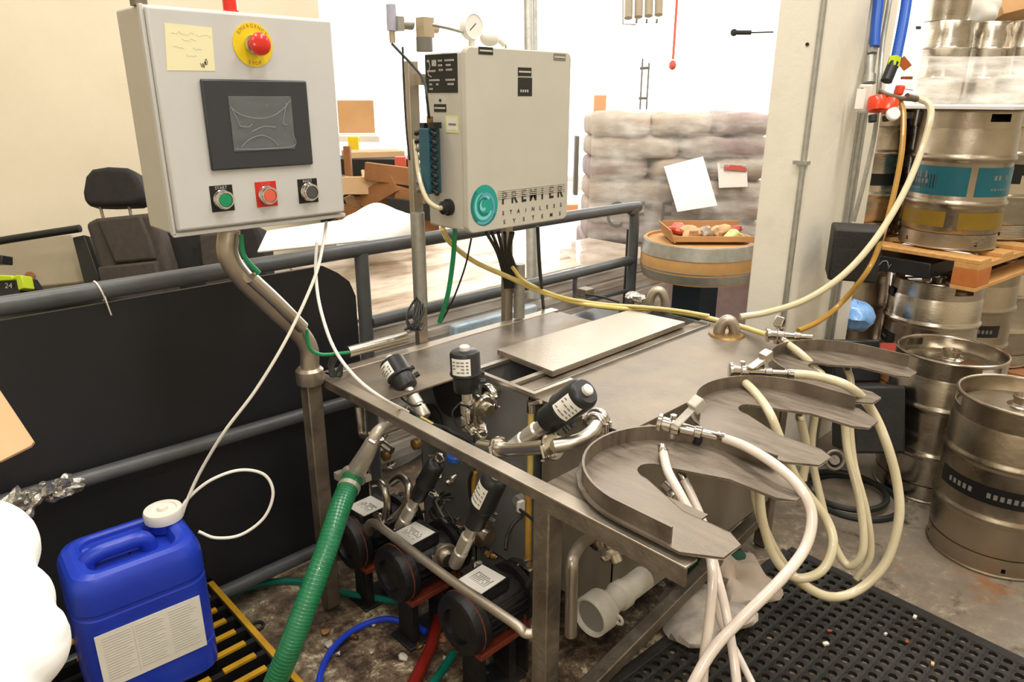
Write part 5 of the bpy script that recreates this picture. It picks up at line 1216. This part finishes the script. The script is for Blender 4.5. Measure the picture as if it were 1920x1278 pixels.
# ================================================================ RUBBER FLOOR MAT with round holes
mc = W(1484,1041,z=0)
mrot = Matrix.Rotation(math.radians(-3), 3, 'Z'); pitch = .038
fm_ = thing('rubber_mat', 'black rubber drainage mat with rows of round holes on the floor', 'floor mat', (mc.x,mc.y,0))
nxm, nym = 34, 46; MT = .013; cell = M()
def mw(x, y, z): return Vector((mc.x, mc.y, 0)) + mrot @ Vector((x, y, z))
vs = []; fs = []; no = 8; rad = .0125
for i in range(nxm):
    for j in range(nym):
        cx = -(i+.5)*pitch; cy = -(j+.5)*pitch; b = len(vs)
        outer = [(1,0),(1,1),(0,1),(-1,1),(-1,0),(-1,-1),(0,-1),(1,-1)]
        vs += [mw(cx+ox*pitch/2, cy+oy*pitch/2, MT*.8) for ox, oy in outer]
        vs += [mw(cx+.0155*math.cos(PI*k/4), cy+.0155*math.sin(PI*k/4), MT) for k in range(8)]
        vs += [mw(cx+rad*math.cos(PI*k/4), cy+rad*math.sin(PI*k/4), MT) for k in range(8)]
        vs += [mw(cx+rad*math.cos(PI*k/4), cy+rad*math.sin(PI*k/4), .0015) for k in range(8)]
        for k in range(8):
            k2 = (k+1) % 8
            for a_ in (0, 8, 16): fs.append((b+a_+k, b+a_+k2, b+a_+8+k2, b+a_+8+k))
cell.add(vs, fs); cell.build('mat_grid', 'mat_rubber', fm_, kind='stuff')
Lx, Ly = nxm*pitch, nym*pitch
M().box((0,-Ly,.001),(.035,.02,MT), mrot, (mc.x,mc.y,0)).box((-Lx,0,.001),(0,.035,MT), mrot, (mc.x,mc.y,0)).build('mat_border', 'mat_rubber', fm_, bevel=.004)
random.seed(3)
for k, (px, py, s_, ma) in enumerate(((1548,1208,.010,'paper_bright'),(1715,1158,.009,'paper'),(1660,1190,.006,'paper'),(1700,1205,.008,'copper'),(1748,1246,.008,'cardboard_light'),(1555,1185,.009,'copper'))):
    p = W(px,py,z=MT); M().obox((p.x,p.y,MT+.004), (s_*1.6,s_,.006), (1,random.uniform(-1,1),0)).build('litter_scrap', ma, label='tiny scrap of litter on the black rubber mat', cat='litter', group='litter on the mat')

# ================================================================ BACKGROUND
# wrapped pallet of grain sacks
sk = [('sack','upper left'),('sack_plum','upper right')]
o0 = W(1100,425,d=4.7); o1 = W(1430,425,d=4.7)
Sx = (o1-o0); Sx.z = 0; SW = Sx.length; Sx.normalize(); Sy = Vector((-Sx.y, Sx.x, 0)); 
if Sy.dot(_f) < 0: Sy = -Sy
zb = .62; random.seed(17)
M().obox(o0+Sx*SW/2+Sy*.35+Z*(zb/2-o0.z), (SW, .8, zb), Sx, Sy).build('wrapped_load', 'sack_plum', label='lower wrapped pallet load under the grain sacks', cat='load', bevel=.03)
rowh = .135
for r_ in range(6):
    nc = 3 if r_ % 2 else 2
    for c_ in range(nc):
        w_ = SW/nc; ctr = o0+Sx*(w_*(c_+.5))+Sy*.25; ctr.z = zb+rowh*(r_+.5)
        m = M().sphere((0,0,0), 1, 32)
        for i, v in enumerate(m.v):
            f = lambda q, e: math.copysign(abs(q)**e, q)
            a, b, d_ = f(v.x,.32)*w_*.505, f(v.y,.4)*.32, f(v.z,.5)*rowh*.53
            wob = .008*math.sin(a*25+r_*3)+.006*math.sin(b*30+c_*5)
            m.v[i] = ctr+Sx*a+Sy*b+Z*(d_+wob)
        m.build('grain_sack', 'sack' if (r_*2+c_) % 3 else 'sack_plum', label='film-wrapped grain sack in the stack left of the column, %s row %s' % (('lowest','second','third','fourth','fifth','top')[r_], ('left','right') [c_] if nc == 2 else ('left','middle','right')[c_]), cat='sack', group='grain sacks wrapped on a pallet', sharp=180)
wm = M(); vs = []; nr, nk = 14, 60
for j in range(nr+1):
    for k in range(nk+1):
        t_ = k/nk; p = o0+Sx*(SW*t_)+Sy*(-.09+.012*math.sin(j*2.1+t_*17)+.01*math.sin(t_*61+j))
        p.z = .42+(zb+rowh*6+.0-.42)*j/nr+.01*math.sin(t_*20+j); vs.append(p)
wm.add(vs, [(j*(nk+1)+k, j*(nk+1)+k+1, (j+1)*(nk+1)+k+1, (j+1)*(nk+1)+k) for j in range(nr) for k in range(nk)])
wmo = wm.build('stretch_wrap', 'film_streak', label='clear stretch film over the front of the grain sack stack', cat='stretch wrap', sharp=180)
lt = M(); p = o0+Sy*-.145
for k, ch_ in enumerate('CFF'): lt.text(ch_, .24, Vector((p.x,p.y,.74))+Sx*(.10+.17*k), Sx, Z, .002, sx=.7)
lt.build('lettering', 'ink_grey', wmo)
pp = [W(1245,312,d=4.45), W(1318,293,d=4.45), W(1345,385,d=4.42), W(1270,397,d=4.4)]
m = M(); m.add(pp+[q+_f*.002 for q in pp], [(3,2,1,0),(4,5,6,7),(0,1,5,4),(1,2,6,5),(2,3,7,6),(3,0,4,7)])
m.build('paper_sheet', 'paper_bright', label='white sheet of paper taped slanting on the wrapped sacks', cat='paper')
pp = [W(1345,305,d=4.5), W(1400,308,d=4.5), W(1402,350,d=4.5), W(1348,352,d=4.5)]
m = M(); m.add(pp+[q+_f*.002 for q in pp], [(3,2,1,0),(4,5,6,7),(0,1,5,4),(1,2,6,5),(2,3,7,6),(3,0,4,7)])
tg = m.build('shipping_label', 'paper', label='pale shipping label with a red bar on the wrapped sacks', cat='label')
pp = [W(1358,308,d=4.49), W(1400,311,d=4.49), W(1400,321,d=4.49), W(1358,318,d=4.49)]
M().add(pp+[q+_f*.002 for q in pp], [(3,2,1,0),(4,5,6,7),(0,1,5,4),(1,2,6,5),(2,3,7,6),(3,0,4,7)]).build('red_bar', 'ink_red', tg)

# half barrel table on a navy stand
bt = W(1312,445,d=3.25); br_ = .245
bar_ = thing('barrel_table', 'half barrel table top with steel hoops on a navy stand', 'barrel', (bt.x,bt.y,0))
zt4 = bt.z
M().lathe((bt.x,bt.y,zt4-.17), Z, [(br_*1.0,0),(br_*1.06,.05),(br_*1.05,.10),(br_*1.0,.17),(br_*.95,.17),(br_*.95,.158),(.001,.158)], 48, True, False).build('barrel_staves', 'oak', bar_)
M().lathe((bt.x,bt.y,zt4-.062), Z, [(br_*1.043,0),(br_*1.06,.002),(br_*1.02,.058),(br_*1.0,.060)], 48, False, False).build('hoop', 'galvanised', bar_)
M().lathe((bt.x,bt.y,zt4-.165), Z, [(br_*1.0,0),(br_*1.015,.002),(br_*1.066,.052),(br_*1.05,.054)], 48, False, False).build('hoop', 'galvanised', bar_)
M().box((bt.x-.075,bt.y-.075,0),(bt.x+.075,bt.y+.075,zt4-.168)).build('stand_post', 'navy', bar_, bevel=.004)
ty_ = thing('cardboard_tray', 'shallow cardboard tray holding odds and ends on the barrel top', 'tray', (bt.x,bt.y,zt4))
tu = Vector((.72,-.69,0)); tv = Vector((.69,.72,0)); tc_ = Vector((bt.x,bt.y,zt4))+tu*.03
M().obox(tc_+Z*.004, (.36,.24,.006), tu, tv).obox(tc_-tv*.12+Z*.015, (.36,.005,.024), tu, tv).obox(tc_+tv*.12+Z*.03, (.36,.005,.055), tu, tv).obox(tc_-tu*.185+Z*.03-tv*.02, (.005,.26,.06), tu+Z*.4, tv).build('tray_wall', 'cardboard', ty_, bevel=.001)
for k, (a, b, s_, ma, lb) in enumerate(((-.08,-.03,.045,'cardboard_light','beige crumpled item left in the tray'),(-.01,-.02,.04,'scrap','grey cloth item in the middle of the tray'),(.06,.0,.045,'cardboard_light','pale rolled item in the tray'),(.10,-.06,.035,'label_yellow','yellow packet at the right of the tray'),(.13,.02,.035,'ink_red','pink-red item at the right end of the tray'),(-.12,.05,.04,'red_pale','reddish item at the back left of the tray'))):
    crumple('odd_item', tc_+tu*a+tv*b+Z*.03, s_, ma, lb, 'item', 16, .35, 40+k, (1,1,.65), 'odds and ends in the cardboard tray')

# stacks of wrapped boards behind the railing
random.seed(6)
bs = thing('board_stack', 'film-wrapped stack of brown boards behind the railing', 'boards', (2.1,2.7,0))
for k in range(14):
    z_ = .05+.046*k; dx = random.uniform(-.03,.03)
    M().box((1.35+dx,2.32+random.uniform(-.02,.02),z_),(3.45+dx,2.9,z_+.038)).build('board', 'wrapped_board', bs, bevel=.003)
M().box((1.85,2.26,.05),(2.35,2.31,.60)).build('blue_wrap', 'pale_blue_wrap', bs, bevel=.01)
wv = M(); vs = []; nk = 50
for j in range(13):
    for k in range(nk+1):
        t_ = k/nk; vs.append((1.33+2.14*t_, 2.28+.015*math.sin(t_*40+j*1.7)+.01*math.sin(j*4+t_*13), .05+.66*j/12+.006*math.sin(t_*50)))
wv.add(vs, [(j*(nk+1)+k, j*(nk+1)+k+1, (j+1)*(nk+1)+k+1, (j+1)*(nk+1)+k) for j in range(12) for k in range(nk)])
wv.build('stretch_wrap', 'film', bs, sharp=180)
# white sheets on top
def sheet(pts, ma, label, name='plastic_sheet', cat='sheet', th=.01, bev=.004):
    P = [Vector(p) for p in pts]; k = len(P); n_ = (P[1]-P[0]).cross(P[2]-P[0]).normalized()
    if n_.dot(CAMLOC-P[0]) < 0: P.reverse(); n_ = -n_
    M().add(P+[p-n_*th for p in P], [tuple(range(k)), tuple(range(2*k-1,k-1,-1))]+[(i,i+k,(i+1)%k+k,(i+1)%k) for i in range(k)]).build(name, ma, label=label, cat=cat, bevel=bev)
sheet([(1.40,2.34,.705),(2.75,2.34,.715),(2.95,2.9,.80),(1.42,2.9,.84)], 'wrapped_top', 'wide film-wrapped brown and white board on top of the stack')
crumple('white_sack', W(706,430,y=2.75), .16, 'paper_bright', 'bright white sack slumped above the top railing pipe', 'sack', 28, .25, 13, (1.1,1,.62))
sheet([W(482,470,d=2.75), W(690,448,d=2.75), W(650,410,d=3.1), W(500,432,d=3.0)], 'paper_bright', 'pale crumpled sheet lying behind the top rail under the control box')
# cardboard boxes and scrap pile at left centre
def boxat(px, py, d, sx_2, sy_2, sz_2, ma, label, rot=.0, name='cardboard_box', cat='box', grp=None):
    c = W(px,py,d=d); U = Vector((math.cos(YAW-PI/2+rot), math.sin(YAW-PI/2+rot), 0)); Vv = Vector((-U.y,U.x,0))
    M().obox(c, (sx_2,sy_2,sz_2), U, Vv).build(name, ma, label=label, cat=cat, bevel=.004, group=grp)
boxat(668,218,5.2,.25,.3,.22,'cardboard','brown cardboard box standing behind the control box edge', .2)
boxat(672,258,5.0,.34,.3,.04,'paper','pale tray under the brown cardboard box')
boxat(664,275,4.8,.07,.05,.13,'estop_yellow','small yellow container below the brown box', name='container', cat='container')
boxat(700,300,4.6,.36,.22,.12,'cardboard_light','open pale carton on the scrap pile', .4)
boxat(752,306,4.4,.07,.06,.08,'red_pale','small red container on the scrap pile', name='container', cat='container')
random.seed(9)
for k in range(26):
    px = random.uniform(640,790); py = 325+random.uniform(0,95); c = W(px,py,d=random.uniform(3.7,4.4))
    a = random.uniform(-.6,.9); U = RGT*math.cos(a)+UPV*math.sin(a)*.5+_f*random.uniform(-.4,.4)
    M().obox(c, (random.uniform(.14,.34),.09,random.uniform(.012,.035)), U, Z).build('wood_offcut', random.choice(('wood_dark','cardboard','wood_dark','cardboard_light','dark_cable','dark_cable')), label='%s offcut %s in the scrap heap' % (('short','long','split','flat','narrow','thin','small','square-cut')[k % 8], 'at the upper left' if px < 700 and py < 365 else 'at the lower left' if px < 700 else 'at the upper right' if py < 365 else 'at the lower right'), cat='offcut', group='offcuts in the scrap heap', bevel=.002)
boxat(700,370,4.6,.62,.3,.5,'dark_cable','dark bin behind the scrap heap', name='scrap_bin', cat='bin')
boxat(655,340,4.2,.04,.04,.4,'wood_dark','brown post leaning in the scrap heap', name='wooden_post', cat='post')
tubething('wood_pole', [W(690,380,d=3.9), W(680,320,d=4.0)], .010, 'cardboard_light', 'thin pale stick standing in the scrap heap', 'stick', smooth=0)
boxat(1080,310,5.3,.03,.1,.42,'ink_grey','dark machine edge right of the off-white cabinet', name='machine', cat='machine')
boxat(1068,395,4.6,.10,.1,.09,'orange_pale','orange item behind the railing right of the cabinet', name='container', cat='container')
boxat(1124,196,6.0,.10,.1,.15,'orange_pale','orange bin far off against the bright opening', name='container', cat='container')
pq = W(1124,205,d=6.02); M().cyl((pq.x,pq.y,0), (pq.x,pq.y,pq.z-.03), .02).build('bin_post', 'paper_bright', label='thin white post under the far orange bin', cat='post')
# far wall fixtures against the daylight
ht = thing('radiator', 'row of four beige heater tubes hanging against the bright opening', 'heater', W(1210,0,d=6.5))
for k in range(4):
    M().cyl(W(1178+19*k,34-k*2,d=6.5), W(1180+19*k,-50,d=6.5), .038).build('heater_tube', 'body_cream', ht)
    if k < 3: M().cyl(W(1194+19*k,36,d=6.5), W(1193+19*k,43,d=6.5), .01).build('tube_stub', 'ink_grey', ht)
M().tube([W(1168,-30,d=6.6), W(1168,45,d=6.6), W(1192,46,d=6.6)], .008, 6, 0).build('heater_frame', 'ink_light', ht)
rp = thing('sprinkler_pipe', 'thin red pipe with a valve hanging against the bright opening', 'pipe', W(1262,110,d=6.5))
M().cyl(W(1272,-40,d=6.5), W(1262,110,d=6.5), .012).build('pipe_run', 'red_pale', rp); M().sphere(W(1261,122,d=6.5), .035, 12, (1,1,1.2)).build('valve_body', 'red_pale', rp)
fr_ = thing('ladder_frame', 'small grey ladder-like frame against the bright opening', 'frame', W(1206,160,d=6.5))
M().cyl(W(1205,110,d=6.5), W(1200,205,d=6.5), .008).cyl(W(1217,118,d=6.5), W(1212,205,d=6.5), .008).cyl(W(1200,128,d=6.5), W(1218,127,d=6.5), .012).cyl(W(1198,184,d=6.5), W(1214,184,d=6.5), .012).build('frame_bars', 'ink_grey', fr_)
wbk = thing('wall_bracket', 'dark horizontal bar bracket in the bright area left of the column', 'bracket', W(1410,60,d=6.0))
M().cyl(W(1376,61,d=6.0), W(1408,61,d=6.0), .018).cyl(W(1408,61,d=6.0), W(1450,60,d=6.0), .006).sphere(W(1376,61,d=6.0), .03, 10).build('bracket_bar', 'ink', wbk)
gp_ = thing('steel_post', 'grey vertical double pipe rising behind the cabinet', 'post', W(994,90,d=3.4))
M().cyl(W(996,560,d=3.4), W(990,-50,d=3.4), .022).cyl(W(1006,560,d=3.45), W(1001,-50,d=3.45), .016).build('pipe_run', 'galvanised', gp_)
# small parts at the far deck end
crumple('film_scrap', W(1190,555,z=.79), .04, 'foil', 'crumple of clear film by the foot of the railing end', 'plastic film', 16, .4, 77)
bx_ = W(1098,548,z=.79); M().obox(bx_, (.05,.05,.035)).build('junction_box', 'steel_dirty', label='small square steel block behind the yellow hoses', cat='block', bevel=.003)
tubething('bent_cable', [W(1098,552,z=.79), W(1125,556,z=.79), W(1160,566,z=.785)], .004, 'dark_cable', 'black cable on the deck behind the yellow hoses', 'cable')
M().box((1.9,1.60,.70),(2.19,1.74,.735)).build('pump_cover', 'nylon_black', label='black cover down in the gap behind the left deck', cat='cover')
# right far background
boxat(1915,560,6.5,.5,.3,.12,'ink_red','reddish box on the far floor at the right edge')
boxat(1905,300,6.2,.4,.4,1.5,'wood_dark','brown shelving blur behind the keg stack', name='shelf_unit', cat='shelf')
